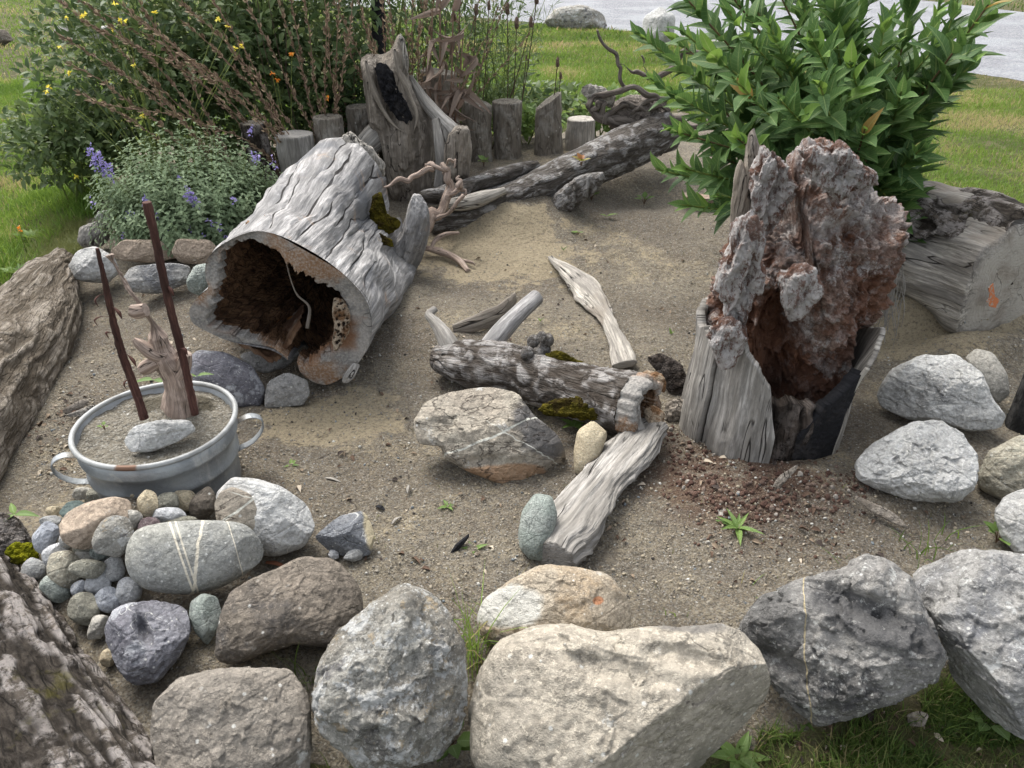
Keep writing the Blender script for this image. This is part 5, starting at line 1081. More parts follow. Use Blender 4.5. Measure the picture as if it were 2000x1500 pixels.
tput('horn', [PZ(885, 690, .12), PZ(868, 655, .17), PZ(848, 628, .2), PZ(838, 615, .21), PZ(850, 604, .22)], [.045, .036, .024, .018, .016], M['grey_wood'], r, nu=50, nv=24, disp=drift(.009, 20, 4, .015))
for i_, (x_, y_, s_) in enumerate([(1042, 668, 13), (1062, 682, 14), (1050, 695, 15), (1070, 664, 12), (1030, 690, 13), (1058, 658, 10)]):
    blob('knot', [(x_ + s_ * math.cos(a) * 1.05, y_ + s_ * 1.2 * math.sin(a)) for a in np.linspace(0, 2 * math.pi, 9, endpoint=False)], M['log_bark'], D=2.92 - .01 * i_, T=1, sub=3, cuts=2, seed=99 + i_, parent=r)
moss_mat('moss', [(1065, 690), (1095, 685), (1130, 705), (1190, 722), (1180, 730), (1120, 722), (1070, 708)], D=2.86, T=.4, parent=r)
moss_mat('moss', [(1050, 800), (1080, 780), (1140, 778), (1200, 790), (1215, 815), (1200, 828), (1130, 815), (1070, 812)], D=2.72, T=.35, parent=r)
blob('end_plate', [(1212, 748), (1232, 738), (1248, 742), (1250, 790), (1252, 820), (1276, 858), (1262, 866), (1235, 862), (1218, 825)], M['grey_wood'], D=2.66, T=.3, p=4, sub=5, cuts=4, rough=.03, seed=101, ax=math.radians(80), parent=r, cen=(1235, 800))
blob('rim_lump', [(1240, 735), (1262, 722), (1290, 728), (1302, 745), (1298, 770), (1280, 752), (1255, 750)], M['pale_crumb'], D=2.78, T=.6, sub=5, cuts=2, rough=.1, seed=102, parent=r)
blob('rim_lump', [(1256, 800), (1275, 790), (1298, 805), (1296, 835), (1278, 848), (1262, 825)], M['pale_crumb'], D=2.70, T=.6, sub=5, cuts=2, rough=.1, seed=103, parent=r)

# ------------------------------------------------------------------ loose wood on the sand
PQ = [(1072, 502), (1118, 540), (1165, 590), (1200, 650), (1222, 712)]
tput('driftwood_plank', onG(PQ, [.02, .035, .04, .04, .035]), [.030, .045, .050, .060, .055], M['pale_wood'], nu=160, nv=60, flat=.42, xdir=(1, .3, .2), disp=drift(.010, 16, 66, .035, .3), label='curved pale driftwood plank sunk in the sand behind the mossy log', cat='driftwood')
tput('split_slab', onG([(1070, 1085), (1092, 1050), (1140, 985), (1190, 920), (1235, 870), (1268, 835)], [.035, .045, .05, .06, .07, .07]), [.05, .070, .074, .08, .08, .07], M['grey_wood'], nu=260, nv=140, flat=.60, xdir=(1, .6, .1), disp=drift(.013, 30, 104, .038, .2), label='long grey split slab slanting down from under the mossy log', cat='driftwood') if True else blob('split_slab', [(1060, 1005), (1080, 965), (1130, 925), (1170, 880), (1200, 850), (1250, 845), (1292, 868), (1285, 925), (1250, 985), (1180, 1045), (1150, 1098), (1100, 1098), (1070, 1075), (1062, 1040)], M['grey_wood'], g=.0, k=.45, T=.32, p=3.2, sub=6, cuts=4, rough=.05, seed=104, ax=math.radians(42), disp=grooved(.007, 34), label='long grey split slab slanting down from under the mossy log', cat='driftwood')
tput('bark_flake', onG([(885, 642), (930, 632), (975, 612), (1006, 582)], [.01, .02, .025, .03]), [.012, .03, .032, .012], M['brown_wood'], nu=60, nv=20, flat=.3, xdir=(0, .5, 1), disp=drift(.003, 20, 5), label='curved dark bark strip half buried behind the pale branch stub', cat='bark')
blob('bark_fragment', [(1262, 700), (1290, 688), (1330, 710), (1345, 745), (1340, 775), (1310, 775), (1290, 735)], M['stump_bark'], T=.4, sub=5, cuts=3, rough=.1, seed=105, label='red-brown rotten chunk between mossy log and stump', cat='bark')
blob('bark_fragment', [(1298, 790), (1320, 778), (1352, 782), (1345, 800), (1325, 822), (1300, 826)], M['brown_wood'], T=.3, sub=4, cuts=3, rough=.1, seed=106, label='grey curled bark flake leaning at the foot of the stump', cat='bark')
blob('bark_fragment', [(1502, 962), (1520, 930), (1560, 905), (1556, 918), (1530, 945), (1512, 972)], M['brown_wood'], T=.2, sub=4, cuts=3, rough=.1, seed=107, label='narrow grey bark splinter in the red crumbs', cat='bark')
blob('bark_fragment', [(1662, 965), (1690, 975), (1745, 1000), (1780, 1035), (1760, 1030), (1700, 1000)], M['brown_wood'], T=.25, sub=4, cuts=3, rough=.08, seed=108, label='long narrow bark splinter below the whitish boulder', cat='bark')
blob('bark_fragment', [(1770, 1395), (1795, 1388), (1815, 1395), (1805, 1420), (1775, 1418)], M['brown_wood'], T=.2, sub=4, cuts=4, seed=109, label='flat bark chip on the grass below the dark boulders', cat='bark')
blob('bark_fragment', [(120, 800), (160, 780), (176, 782), (160, 800), (130, 812)], M['brown_wood'], T=.2, sub=4, cuts=4, seed=110, label='bark chip on the soil behind the tub nearest the left log', cat='bark')
blob('bark_fragment', [(125, 812), (180, 790), (215, 792), (200, 808), (140, 815)], M['pale_wood'], T=.2, sub=4, cuts=4, seed=111, label='paler wood splinter touching the tub rim', cat='bark')
blob('charcoal_stick', [(876, 1085), (890, 1062), (918, 1040), (915, 1052), (895, 1075), (880, 1087)], M['char_black'], T=.6, sub=4, cuts=4, seed=112, label='short black charcoal stick on the sand', cat='charcoal')
blob('log_round', [(150, 470), (158, 442), (185, 434), (208, 440), (215, 465), (195, 482), (160, 482)], M['grey_wood'], T=.8, sub=5, cuts=3, g=.12, seed=113, ax=1.2, disp=grooved(.006, 26), label='grey worn log round at the corner of the catmint', cat='log')
# bark logs on the left side
V, Fc, gc, h, cap = tube([PZ(-240, 1020, .04), PZ(-90, 830, .04), PZ(20, 680, .06), PZ(85, 580, .09), PZ(125, 520, .10)], [.29, .26, .215, .16, .09], 520, 340, bark(.012, 22, .11, 71, .03))
put('bark_log', V, Fc, M['left_bark'], gc=gc, h=h, cap=cap, label='brown furrowed log lying along the left edge of the bed', cat='log')
V, Fc, gc, h, cap = tube([PZ(-115, 1190, .0), PZ(-25, 1345, .0), PZ(85, 1530, .0), PZ(215, 1800, .0)], [.19, .20, .205, .215], 620, 420, bark(.020, 23, .12, 75, .02))
put('bark_log', V, Fc, M['deep_bark'], gc=gc, h=h, cap=cap, label='dark deeply furrowed bark log in the bottom left corner', cat='log')
r = empty('mossy_stump_end', GH(20, 1070), 'low rotten stump end covered in yellow-green moss above the dark bark log', 'stump')
blob('wood', [(-60, 1110), (-50, 1010), (0, 998), (40, 1015), (66, 1060), (78, 1090), (60, 1112)], M['deep_bark'], T=.8, sub=5, cuts=2, g=.02, seed=114, rough=.06, parent=r)
moss_mat('moss', [(10, 1080), (25, 1062), (60, 1062), (76, 1085), (60, 1100), (25, 1098)], g=.08, mat='bright_moss', parent=r)
moss_mat('moss', [(-20, 1040), (0, 1015), (35, 1025), (60, 1055), (35, 1062), (0, 1058)], g=.08, mat='moss', parent=r)

# ------------------------------------------------------------------ zinc tub
tc = PZ(304, 822, .27); TB = np.array([tc[0], tc[1], 0.0]); r = empty('zinc_tub', TB + np.array([0, 0, .0]), 'round galvanised zinc tub filled with soil', 'tub')
def lathe(prof, n=160): 
    th = np.linspace(0, 2 * math.pi, n, endpoint=False); V = np.concatenate([np.stack([np.cos(th) * q[0], np.sin(th) * q[0], np.full(n, q[1])], 1) for q in prof])
    return V, grid_faces(len(prof), n)
prof = [(.205, -.03), (.212, .02), (.216, .09), (.219, .125), (.226, .133), (.227, .143), (.221, .152), (.223, .185), (.225, .2), (.233, .208), (.235, .218), (.231, .226), (.236, .262), (.236, .262), (.231, .26), (.222, .20), (.21, .15)]
V, Fc = lathe(prof); V = V + .0025 * fbm(V * 9, 2, 3)[:, None] * nrm(V * np.array([1, 1, 0]))
put('body', V + TB, Fc, M['zinc'], r, gc=V)
a_ = np.linspace(0, 2 * math.pi, 13, endpoint=False); rim = [(.2365 + .0085 * math.cos(t), .266 + .0085 * math.sin(t)) for t in a_] ; rim.append(rim[0])
V, Fc = lathe(rim); V[:, 2] += .002 * np.sin(np.arctan2(V[:, 1], V[:, 0]) * 2); put('rim', V + TB, Fc, M['zinc_rim'], r, gc=V)
rs = np.linspace(0, .2315, 60); th = np.linspace(0, 2 * math.pi, 150, endpoint=False); RR, TT = np.meshgrid(rs, th, indexing='ij')
V = np.stack([(RR * np.cos(TT)).ravel(), (RR * np.sin(TT)).ravel(), np.full(RR.size, .243)], 1); V[:, 2] += .010 * fbm(V * 12, 3, 3) + .003 * fbm(V * 60, 2, 5) + .02 * np.exp(-((V[:, 0] - .03) ** 2 + (V[:, 1] - .1) ** 2) / .006)
put('soil', V + TB, grid_faces(60, 150), M['tub_soil'], r, gc=V)
for ang in (22, 205):
    a = math.radians(ang); dr_ = np.array([math.cos(a), math.sin(a), 0]); 
    pts = [TB + dr_ * q + np.array([0, 0, z]) for q, z in ((.225, .205), (.27, .222), (.305, .205), (.305, .165), (.27, .125), (.218, .105))]
    tput('handle', pts, [.016] * 6, M['zinc'], r, nu=60, nv=16, flat=.16, xdir=tuple(np.array([-dr_[1], dr_[0], 0])))
stone([(240, 862), (262, 832), (310, 820), (370, 820), (384, 840), (350, 862), (300, 882), (256, 884)], 'white_rock', 'flat grey and white stone lying on the soil of the tub', name='rock', seed=46, sub=5, g=.248, T=.5, cuts=4, k=.7)
tput('cane', [PY(282, 818, TB[1] - .02), PY(258, 745, TB[1]), PY(232, 670, TB[1] - .0), PY(207, 560, TB[1]), PY(190, 485, TB[1])], [.014, .0125, .012, .010, .009], M['cane'], nu=90, nv=14, disp=drift(.002, 40, 4, .006, 1.0), label='shorter dark brown cane leaning left out of the tub', cat='cane')
tput('cane', [PY(381, 808, TB[1]), PY(358, 700, TB[1]), PY(330, 590, TB[1] - .02), PY(306, 480, TB[1] - .02), PY(286, 395, TB[1] - .02)], [.010, .0105, .010, .009, .0105], M['cane'], nu=90, nv=14, disp=drift(.002, 40, 9, .005, 1.0), label='taller dark red cane standing at the right in the tub', cat='cane')
r = empty('gnarled_branch', PY(345, 790, TB[1] + .1), 'pale knobbly twisted branch planted in the tub', 'branch')
tput('stem', [PY(350, 800, TB[1] + .1), PY(342, 740, TB[1] + .1), PY(318, 690, TB[1] + .1), PY(305, 650, TB[1] + .1), PY(290, 610, TB[1] + .1), PY(268, 585, TB[1] + .1), PY(245, 550, TB[1] + .12), PY(225, 520, TB[1] + .12), PY(215, 498, TB[1] + .12)],
     [.028, .030, .044, .036, .026, .028, .024, .026, .012], M['twig_knob'] if 'twig_knob' in M else M['twig_wood'], r, nu=200, nv=50, disp=drift(.012, 22, 14, .045, .6))
for (lx_, ly_, dx_, dy_) in [(208, 575, -22, 12), (220, 620, -35, 5), (214, 600, 18, 10), (232, 660, -25, -10), (240, 690, 20, 14), (262, 740, -20, 10), (320, 560, 14, 6), (345, 690, 16, -8)]:
    a_0 = PY(lx_, ly_, TB[1] - .01); a_1 = PY(lx_ + dx_, ly_ + dy_, TB[1] - .03)
    tput('withered_shoot', [a_0, (a_0 + a_1) / 2 + np.array([0, 0, .008]), a_1, a_1 + np.array([.004, 0, -.02])], [.0015, .0013, .006, .001], M['cane'], r, nu=14, nv=8, flat=.4)
for q in [[(325, 700), (300, 690), (275, 672), (262, 662)], [(310, 705), (290, 715), (278, 722)], [(345, 740), (358, 715), (362, 690)], [(285, 605), (268, 608), (256, 606)]]:
    tput('knob', [PY(x, y, TB[1] + .08) for x, y in q], [.02, .022, .018, .008][:len(q)], M['twig_wood'], r, nu=30, nv=16, disp=drift(.006, 20, 4, .012))
# ------------------------------------------------------------------ big leafy shrub
def arc(p0, d0, L, sag, n=14, wig=.03):
    P = [np.array(p0, float)]; d = nrm(np.array(d0, float))
    for i in range(n):
        d = nrm(d + np.array([0, 0, -sag / n]) + rng.normal(0, wig, 3)); P.append(P[-1] + d * L / n)
    return np.array(P)
def to_px(x, y, Y): return PY(x, y, Y)
SH = GH(1560, 420); SH = np.array([SH[0] - .1, 3.55, .1])
r = empty('leafy_shrub', SH, 'tall leafy green shrub with lance-shaped leaves behind the rotten stump', 'shrub')
LV, LF, LG = leaf_shape(1, .42, 7, 2, .22, .22)
LV2, LF2, LG2 = leaf_shape(1, .30, 5, 1, .45, .25); LV3, LF3, LG3 = leaf_shape(1, .26, 6, 2, .05, .35)
lmesh = [mesh('leaf', LV, LF, M['leaf_shrub'], gc=LG, h=np.full(len(LV), h_)) for h_ in (.15, .45, .7, .95)] + [mesh('leaf', LV2, LF2, M['leaf_shrub'], gc=LG2, h=np.full(len(LV2), .3))]
old_leaf = mesh('leaf', LV2, LF2, M['leaf_old'], gc=LG2, h=np.full(len(LV2), .5))
TP = [(1290, -60, 3.5), (1330, 60, 3.2), (1265, 150, 3.3), (1300, 250, 3.1), (1340, 330, 3.0), (1400, 380, 3.0), (1375, -80, 3.6), (1420, 20, 3.3), (1430, 150, 3.0), (1460, -140, 3.7), (1500, 40, 3.2), (1520, 190, 2.95), (1560, -160, 3.6), (1580, 60, 3.0), (1600, 160, 2.9), (1620, -60, 3.4),
      (1660, 120, 3.1), (1700, -130, 3.7), (1690, 250, 3.0), (1730, 40, 3.3), (1760, 180, 3.1), (1790, -60, 3.6), (1830, 90, 3.3), (1880, -30, 3.4), (1930, 10, 3.1), (1905, 120, 3.2), (1800, 290, 3.1), (1640, -180, 4.1), (1520, -120, 4.2), (1400, 60, 4.1), (1740, 20, 4.1), (1480, 100, 4.1), (1600, 0, 4.3), (1350, 140, 3.9), (1680, 330, 3.1), (1560, 290, 3.0), (1440, 270, 2.95), (1240, 60, 3.6), (1850, 200, 3.5), (1975, -40, 3.3), (1450, 380, 3.05), (1360, 230, 3.4), (1620, 240, 3.05), (1720, 130, 3.6), (1840, 0, 3.8), (1300, 60, 3.9), (1340, -20, 3.8), (1280, 330, 3.3), (1450, -40, 3.9), (1560, -40, 3.9), (1660, -40, 3.9), (1760, 90, 3.8), (1540, 120, 3.3), (1630, 60, 3.3), (1390, 300, 3.2), (1790, 230, 3.3), (1330, 400, 3.15)]
big, small = [], []
for i, (x, y, Y) in enumerate(TP):
    tip = PY(x, y, Y); base = SH + np.array([rng.normal(0, .12), rng.normal(0, .1), 0]); base[2] = .05
    mid = base * .55 + tip * .45 + np.array([0, 0, .16]) - np.array([(tip - base)[0] * .12, 0, 0])
    P = spline([base, base * .75 + mid * .25 + np.array([0, 0, .06]), mid, tip], 40)
    tput('stem', P[::3], np.linspace(.008, .0035, len(P[::3])), M['stem_green' if i % 3 else 'stem_red'], r, nu=24, nv=6, caps=False)
    L = np.linalg.norm(np.diff(P, axis=0), axis=1).sum(); nn = int(L / .027)
    for k in range(nn):
        t = .28 + .72 * (k / nn); j = min(int(t * 39), 38); p = P[j] + (P[j + 1] - P[j]) * (t * 39 - j); ax = nrm(P[j + 1] - P[j])
        for sd_ in range(2 if rng.random() < .75 else 1):
            az = k * 2.4 + sd_ * math.pi + rng.normal(0, .35)
            s1 = nrm(np.cross(ax, [0.1, .2, 1])); s2 = np.cross(ax, s1); side = s1 * math.cos(az) + s2 * math.sin(az)
            op = np.interp(t, [.28, .8, .93, 1], [1.05, .85, .55, .28]) + rng.normal(0, .18)
            dr_ = nrm(ax * math.cos(op) + side * math.sin(op) + np.array([0, 0, .06])); nm = nrm(ax * math.sin(op) - side * math.cos(op) + np.array([0, -.1, .35]))
            ln = np.interp(t, [.28, .6, .9, 1], [.135, .165, .135, .075]) * rng.uniform(.6, 1.25)
            u, v, D = proj(p + dr_ * ln * .5)
            (big if (-40 < u < 2040 and -40 < v < 520) else small).append((D, p, dr_, nm, ln, rng.random() * .8 + (.25 if t > .93 else 0)))
big.sort(key=lambda q: q[0] - q[4] * 3)
from mathutils import Matrix
for q in big[:300]:
    D, p, a, nm, ln, h_ = q; R_ = basis(a[None], nm[None], np.array([ln]))[0]
    me = lmesh[4] if rng.random() < .18 else lmesh[min(3, int(h_ * 4))]
    if rng.random() < .012: me = old_leaf
    o = bpy.data.objects.new('leaf', me); o.parent = r
    m4 = Matrix.Identity(4)
    for a_ in range(3):
        for b_ in range(3): m4[a_][b_] = R_[a_][b_] * (1.15 if b_ == 0 else 1)
    m4.translation = Vector(tuple(p - SH)); o.matrix_basis = m4; C.objects.link(o)
rest = big[300:] + small
a = np.array([q[2] for q in rest]); nm = np.array([q[3] for q in rest]); T0 = np.array([q[1] for q in rest]); ln = np.array([q[4] for q in rest]); hh = np.array([min(q[5], 1) for q in rest])
v_, f_, g_, h_, c_ = bake(LV, LF, basis(a, nm, ln), T0, LG, hh)
put('foliage', v_, f_, M['leaf_shrub'], r, gc=g_, h=h_, kind='stuff')

# ------------------------------------------------------------------ leafy masses behind, with stems
def cloud_leaves(cen, rad, n, size, mat, name, parent, W=.5, seed=0, up=.4, nl=3, shell_=.5, clump=5.0, zmin=.0, flat=0.3):
    r_ = np.random.default_rng(seed)
    d = nrm(r_.normal(0, 1, (n * 3, 3))); k = r_.random(n * 3) ** shell_
    P = d * k[:, None]; P = P[(fbm(P * clump + seed, 3, seed) > -.12)][:n]
    X = np.array(cen) + P * np.array(rad); X = X[X[:, 2] > zmin]
    a = nrm(r_.normal(0, 1, X.shape) + nrm(X - np.array(cen)) * 1.0 + np.array([0, 0, up])); nm = nrm(r_.normal(0, .6, X.shape) + np.array([0, -flat, 1.0]))
    tv, tf_, tg = leaf_shape(1, W, nl, 1, .3, .2)
    v, f, g_, h, c = bake(tv, tf_, basis(a, nm, size * r_.uniform(.55, 1.3, len(X))), X, tg, np.clip(.5 + .5 * fbm(X * 6, 2, seed + 1) + r_.normal(0, .2, len(X)), 0, .98))
    return put(name, v, f, M[mat], parent, gc=g_, h=h, kind='stuff')
def bush(x, y, Y, rad, n, size, mat, label, seed, W=.5, stems=14, zc=None, cat='bush', group=None, name='leafy_bush', **k):
    c = PY(x, y, Y); g0 = np.array([c[0], Y, float(G(c[0], Y))]); r_ = empty(name, g0, label, cat, group)
    cloud_leaves(c, rad, n, size, mat, 'foliage', r_, W, seed, zmin=g0[2], **k)
    ss = []
    for i in range(stems):
        e = c + nrm(rng.normal(0, 1, 3) + np.array([0, 0, .5])) * np.array(rad) * .8
        b = g0 + np.array([rng.normal(0, rad[0] * .25), rng.normal(0, rad[1] * .25), 0]); m = (b + e) / 2 + np.array([0, 0, .1])
        ss.append(tube(spline([b, m, e], 8), np.linspace(.006, .002, 8), 12, 5, caps=False))
    jput('stems', ss, M['stem_green'], r_, kind='stuff')
    return r_
bush(300, 150, 4.95, (.75, .45, .62), 5200, .062, 'leaf_bush', 'dense dark green bush behind the catmint', 201, .5)
bush(520, 60, 5.25, (.75, .5, .85), 6500, .066, 'leaf_bush', 'tall green bush left of the driftwood stump', 202, .5)
bush(640, 190, 5.2, (.42, .3, .42), 2200, .055, 'leaf_bush', 'low dark green bush behind the ringed post', 203, .4)
bush(760, -40, 5.7, (.6, .4, 1.0), 3800, .055, 'leaf_bush', 'tall shady bush behind the driftwood stump', 204, .4)
bush(130, 260, 4.8, (.40, .4, .24), 2200, .055, 'leaf_weed2', 'low green herb clump at the left lawn edge', 205, .55) if False else bush(130, 275, 4.75, (.42, .4, .26), 2600, .055, 'leaf_bush', 'low green herb clump at the left lawn edge', 205, .5)
bush(1000, 205, 6.2, (.75, .3, .18), 1000, .07, 'leaf_bush', 'broad green leaves behind the stub posts', 206, .6)
bush(1200, 215, 6.0, (.30, .2, .14), 500, .06, 'leaf_weed', 'light green strawberry patch behind the log', 207, .8)
# catmint: low mounded, pale leaves, flower spikes
cm = PY(372, 372, 4.05); g0 = np.array([cm[0], 4.05, float(G(cm[0], 4.05))])
r = empty('catmint', g0, 'mounded grey-green catmint with small violet flower spikes', 'catmint')
rr_ = np.random.default_rng(5); sv, sf, sg = leaf_shape(1, .55, 2, 1, .3, .25)
n = 1100; d = rr_.normal(0, 1, (n, 3)); d[:, 2] = np.abs(d[:, 2]) * .9; d = nrm(d); k = rr_.random(n) ** .22
tp = cm + np.array([0, 0, -.18]) + d * k[:, None] * np.array([.54, .42, .50]) * (1 + .13 * fbm(d * 3, 2, 8))[:, None] + np.array([0, 0, 0.0])
bs = g0 + (tp - g0) * np.array([.45, .45, 0]); A, N_, T0, S_ = [], [], [], []; ss = []
for i in range(n):
    p0 = tp[i] * .6 + bs[i] * .4; p1 = tp[i]; ax = nrm(p1 - p0)
    if i % 3 == 0: ss.append(tube([bs[i], p0, p1], [.0018, .0015, .001], 6, 3, caps=False))
    for q in range(6):
        t = q / 5; c_ = p0 + (p1 - p0) * t
        for s_ in (0, 1):
            az = q * math.pi / 2 + s_ * math.pi + i; s1 = nrm(np.cross(ax, [.3, .1, 1])); s2 = np.cross(ax, s1); sd_ = s1 * math.cos(az) + s2 * math.sin(az)
            A.append(ax * .5 + sd_); N_.append(ax - sd_ * .4); T0.append(c_); S_.append((.042 - .014 * t) * rr_.uniform(.8, 1.2))
A, N_, T0, S_ = map(np.array, (A, N_, T0, S_))
v, f, g_, h, c = bake(sv, sf, basis(A, N_, S_), T0, sg, np.clip(.5 + .4 * fbm(T0 * 9, 2, 3) + rr_.normal(0, .2, len(T0)), 0, .99))
put('foliage', v, f, M['leaf_catmint'], r, gc=g_, h=h, kind='stuff'); jput('stems', ss, M['stem_green'], r, kind='stuff')
fv, ff, fg = leaf_shape(1, .7, 2, 1, .5, .2)
def spike(x, y, Y, L, nfl, par, mat='purple', lean=(0, 0)):
    b = PY(x, y, Y); t = b + np.array([lean[0], 0, L]); n_ = nfl; q = rng.random(n_); P = b + (t - b) * q[:, None] + rng.normal(0, .008, (n_, 3))
    v, f, g_, h, c = bake(fv, ff, basis(rng.normal(0, 1, (n_, 3)) + np.array([0, -.5, .3]), rng.normal(0, 1, (n_, 3)) + np.array([0, 0, 1]), rng.uniform(.012, .02, n_)), P, fg)
    put('flower_spike', v, f, M[mat], par, gc=g_, h=h)
for (x, y, L, nf) in [(190, 335, .13, 60), (205, 345, .12, 60), (218, 350, .08, 40), (372, 395, .07, 45), (380, 402, .08, 45), (500, 318, .05, 24), (535, 325, .03, 10), (285, 392, .03, 12), (255, 425, .03, 12), (305, 432, .04, 14), (330, 468, .04, 14), (415, 440, .03, 10), (430, 448, .03, 10), (400, 470, .03, 10), (460, 395, .02, 8), (352, 352, .02, 8), (492, 265, .05, 14), (180, 400, .02, 7), (240, 465, .03, 9), (370, 455, .03, 9), (445, 465, .02, 7)]:
    spike(x, y, 3.72 if y > 380 else 3.85, L, nf, r)
# ------------------------------------------------------------------ dry seed stalks arching over the bush
pv, pf, pg = leaf_shape(1, .30, 3, 1, -.15, .9)
def seed_stalk(P, par, mat='stem_dry', pods=True, size=.028, dens=.013, r0=.0035):
    parts = [tube(P, np.linspace(r0, r0 * .45, len(P)), 30, 5, caps=False)]
    if pods:
        Q = spline(P, 160); L = np.linalg.norm(np.diff(Q, axis=0), axis=1).sum(); n_ = int(L / dens); t = rng.uniform(.22, .99, n_); j = (t * 158).astype(int)
        ax = nrm(Q[j + 1] - Q[j]); sd_ = nrm(np.cross(ax, rng.normal(0, 1, (n_, 3)))); dr_ = ax + sd_ * .55
        parts.append(bake(pv, pf, basis(dr_, sd_, size * rng.uniform(.7, 1.2, n_)), Q[j], np.tile(np.zeros(3), (len(pv), 1))))
        parts.append(bake(pv * np.array([.7, 1, 1]), pf[:, ::-1], basis(dr_, -sd_, size * rng.uniform(.7, 1.2, n_)), Q[j], np.tile(np.zeros(3), (len(pv), 1))))
    jput('seed_stalk', parts, M[mat], par)
def plant_stalks(base_px, Y, tips_, label, sag=.12, mat='stem_dry', name='dry_seed_plant', **k):
    b = PY(base_px[0], base_px[1], Y); b[2] = float(G(b[0], Y)); p = empty(name, b, label, 'dry plant')
    for (x, y, Yt) in tips_:
        t = PY(x, y, Yt); bb = b + np.array([rng.normal(0, .06), rng.normal(0, .05), 0]); m = bb * .5 + t * .5 + np.array([0, 0, sag * np.linalg.norm(t - bb)])
        seed_stalk(spline([bb, bb * .7 + m * .3 + np.array([0, 0, .03]), m, t], 10) + rng.normal(0, .006, (10, 3)), p, mat, **k)
    return p
plant_stalks((610, 260), 4.6, [(150, 30, 4.25), (200, -20, 4.45), (240, 20, 4.25), (300, -40, 4.45), (165, 195, 3.95), (270, 60, 4.15), (350, 40, 4.15), (400, -30, 4.35), (110, -30, 4.65), (330, 110, 4.05), (430, 60, 4.15)], 'brown dry seed stalks arching far out over the green bush')
plant_stalks((480, 270), 4.45, [(110, 60, 4.15), (90, -20, 4.45), (130, 120, 4.05), (170, 10, 4.35), (210, 120, 3.95), (140, 170, 4.15), (260, -10, 4.35), (280, 140, 3.95)], 'brown dry seed stalks leaning towards the left lawn')
plant_stalks((640, 230), 4.75, [(590, -60, 4.65), (620, -120, 4.75), (660, -60, 4.65), (560, -40, 4.65), (520, -80, 4.65), (690, -30, 4.55), (640, 20, 4.45), (450, -60, 4.55)], 'reddish upright dry stalks left of the driftwood stump', sag=.03)
plant_stalks((790, 240), 4.95, [(730, -60, 4.85), (760, -20, 4.75), (700, 20, 4.65), (810, -80, 4.95), (840, -30, 4.85), (860, -90, 4.95), (670, 60, 4.65), (720, 80, 4.75), (790, 10, 4.75), (640, -20, 4.85), (680, -70, 4.85), (745, 30, 4.75), (820, 30, 4.75)], 'dense brown dry stalks behind the torn driftwood tip', sag=.02)
plant_stalks((700, 235), 5.25, [(640, 130, 5.05), (660, 100, 5.05), (680, 140, 5.05), (620, 160, 5.05), (700, 120, 5.05), (600, 190, 5.25), (690, 60, 5.15), (650, 60, 5.15)], 'tangled low dry stalks by the ringed post', sag=.0, size=.02)
plant_stalks((560, 280), 4.9, [(480, -100, 4.55), (510, -60, 4.65), (440, 20, 4.55), (545, -100, 4.65), (500, 60, 4.55)], 'thin dark upright stalks in the green bush', sag=.0, mat='stem_dark', pods=False)
plant_stalks((880, 235), 5.5, [(800, -80, 5.5), (850, -40, 5.5), (905, -70, 5.5), (940, -30, 5.6), (975, 10, 5.6), (1010, -50, 5.6), (890, 60, 5.4), (925, 90, 5.4), (870, 20, 5.4), (1040, 60, 5.5), (955, 70, 5.5)], 'brown dry stalks and seed stems standing above the slanting posts', sag=.02, size=.022)
bush(900, 110, 5.95, (.62, .25, .55), 1500, .06, 'leaf_bush', 'loose green and dry growth behind the tallest post', 208, .3)
bush(1000, 235, 5.75, (.42, .12, .10), 420, .06, 'leaf_weed', 'low leaves growing up between the posts', 209, .6, stems=6)
# charred pole deep in the bush
tput('charred_pole', [PY(745, 240, 5.3), PY(742, 120, 5.3), PY(735, -60, 5.3)], [.035, .03, .028], M['char_black'], nu=40, nv=14, disp=drift(.004, 12, 5), label='charred black pole half hidden among the dry stalks', cat='pole')
# yellow and orange blooms belong to plants of their own
def bloom_plant(base, Y, fl, label, mat, sz=.03, nf=7, name='flowering_plant'):
    b = PY(*base, Y); b[2] = float(G(b[0], Y)); p = empty(name, b, label, 'flower')
    for (x, y) in fl:
        t = PY(x, y, Y - .1); m = (b + t) / 2 + np.array([0, 0, .08]); tput('stem', [b, m, t], [.003, .0025, .002], M['stem_green'], p, nu=12, nv=5, caps=False)
        v, f, g_, h, c = bake(fv, ff, basis(rng.normal(0, 1, (nf, 3)) + np.array([0, -.4, .5]), rng.normal(0, .6, (nf, 3)) + np.array([0, -.5, 1]), np.full(nf, sz)), np.tile(t, (nf, 1)), fg)
        put('flower', v, f, M[mat], p, gc=g_, h=h)
bloom_plant((300, 260), 4.5, [(132, 35), (160, 32), (168, 28), (302, 25), (220, 56), (235, 40), (245, 42), (96, 170), (90, 178), (148, 345), (425, 38), (445, 52), (460, 95), (472, 90), (262, 128), (135, 142), (225, 8), (278, 225), (118, 92)], 'yellow flowers scattered over the dry seed stalks', 'yellow', .017)
bloom_plant((560, 270), 4.75, [(541, 155), (570, 105), (532, 145), (640, 192)], 'orange papery lanterns hanging in the green bush', 'orange', .018, 9)
bloom_plant((35, 445), 3.9, [(37, 442), (40, 450)], 'single orange bloom in the left lawn', 'orange', .018, 5)
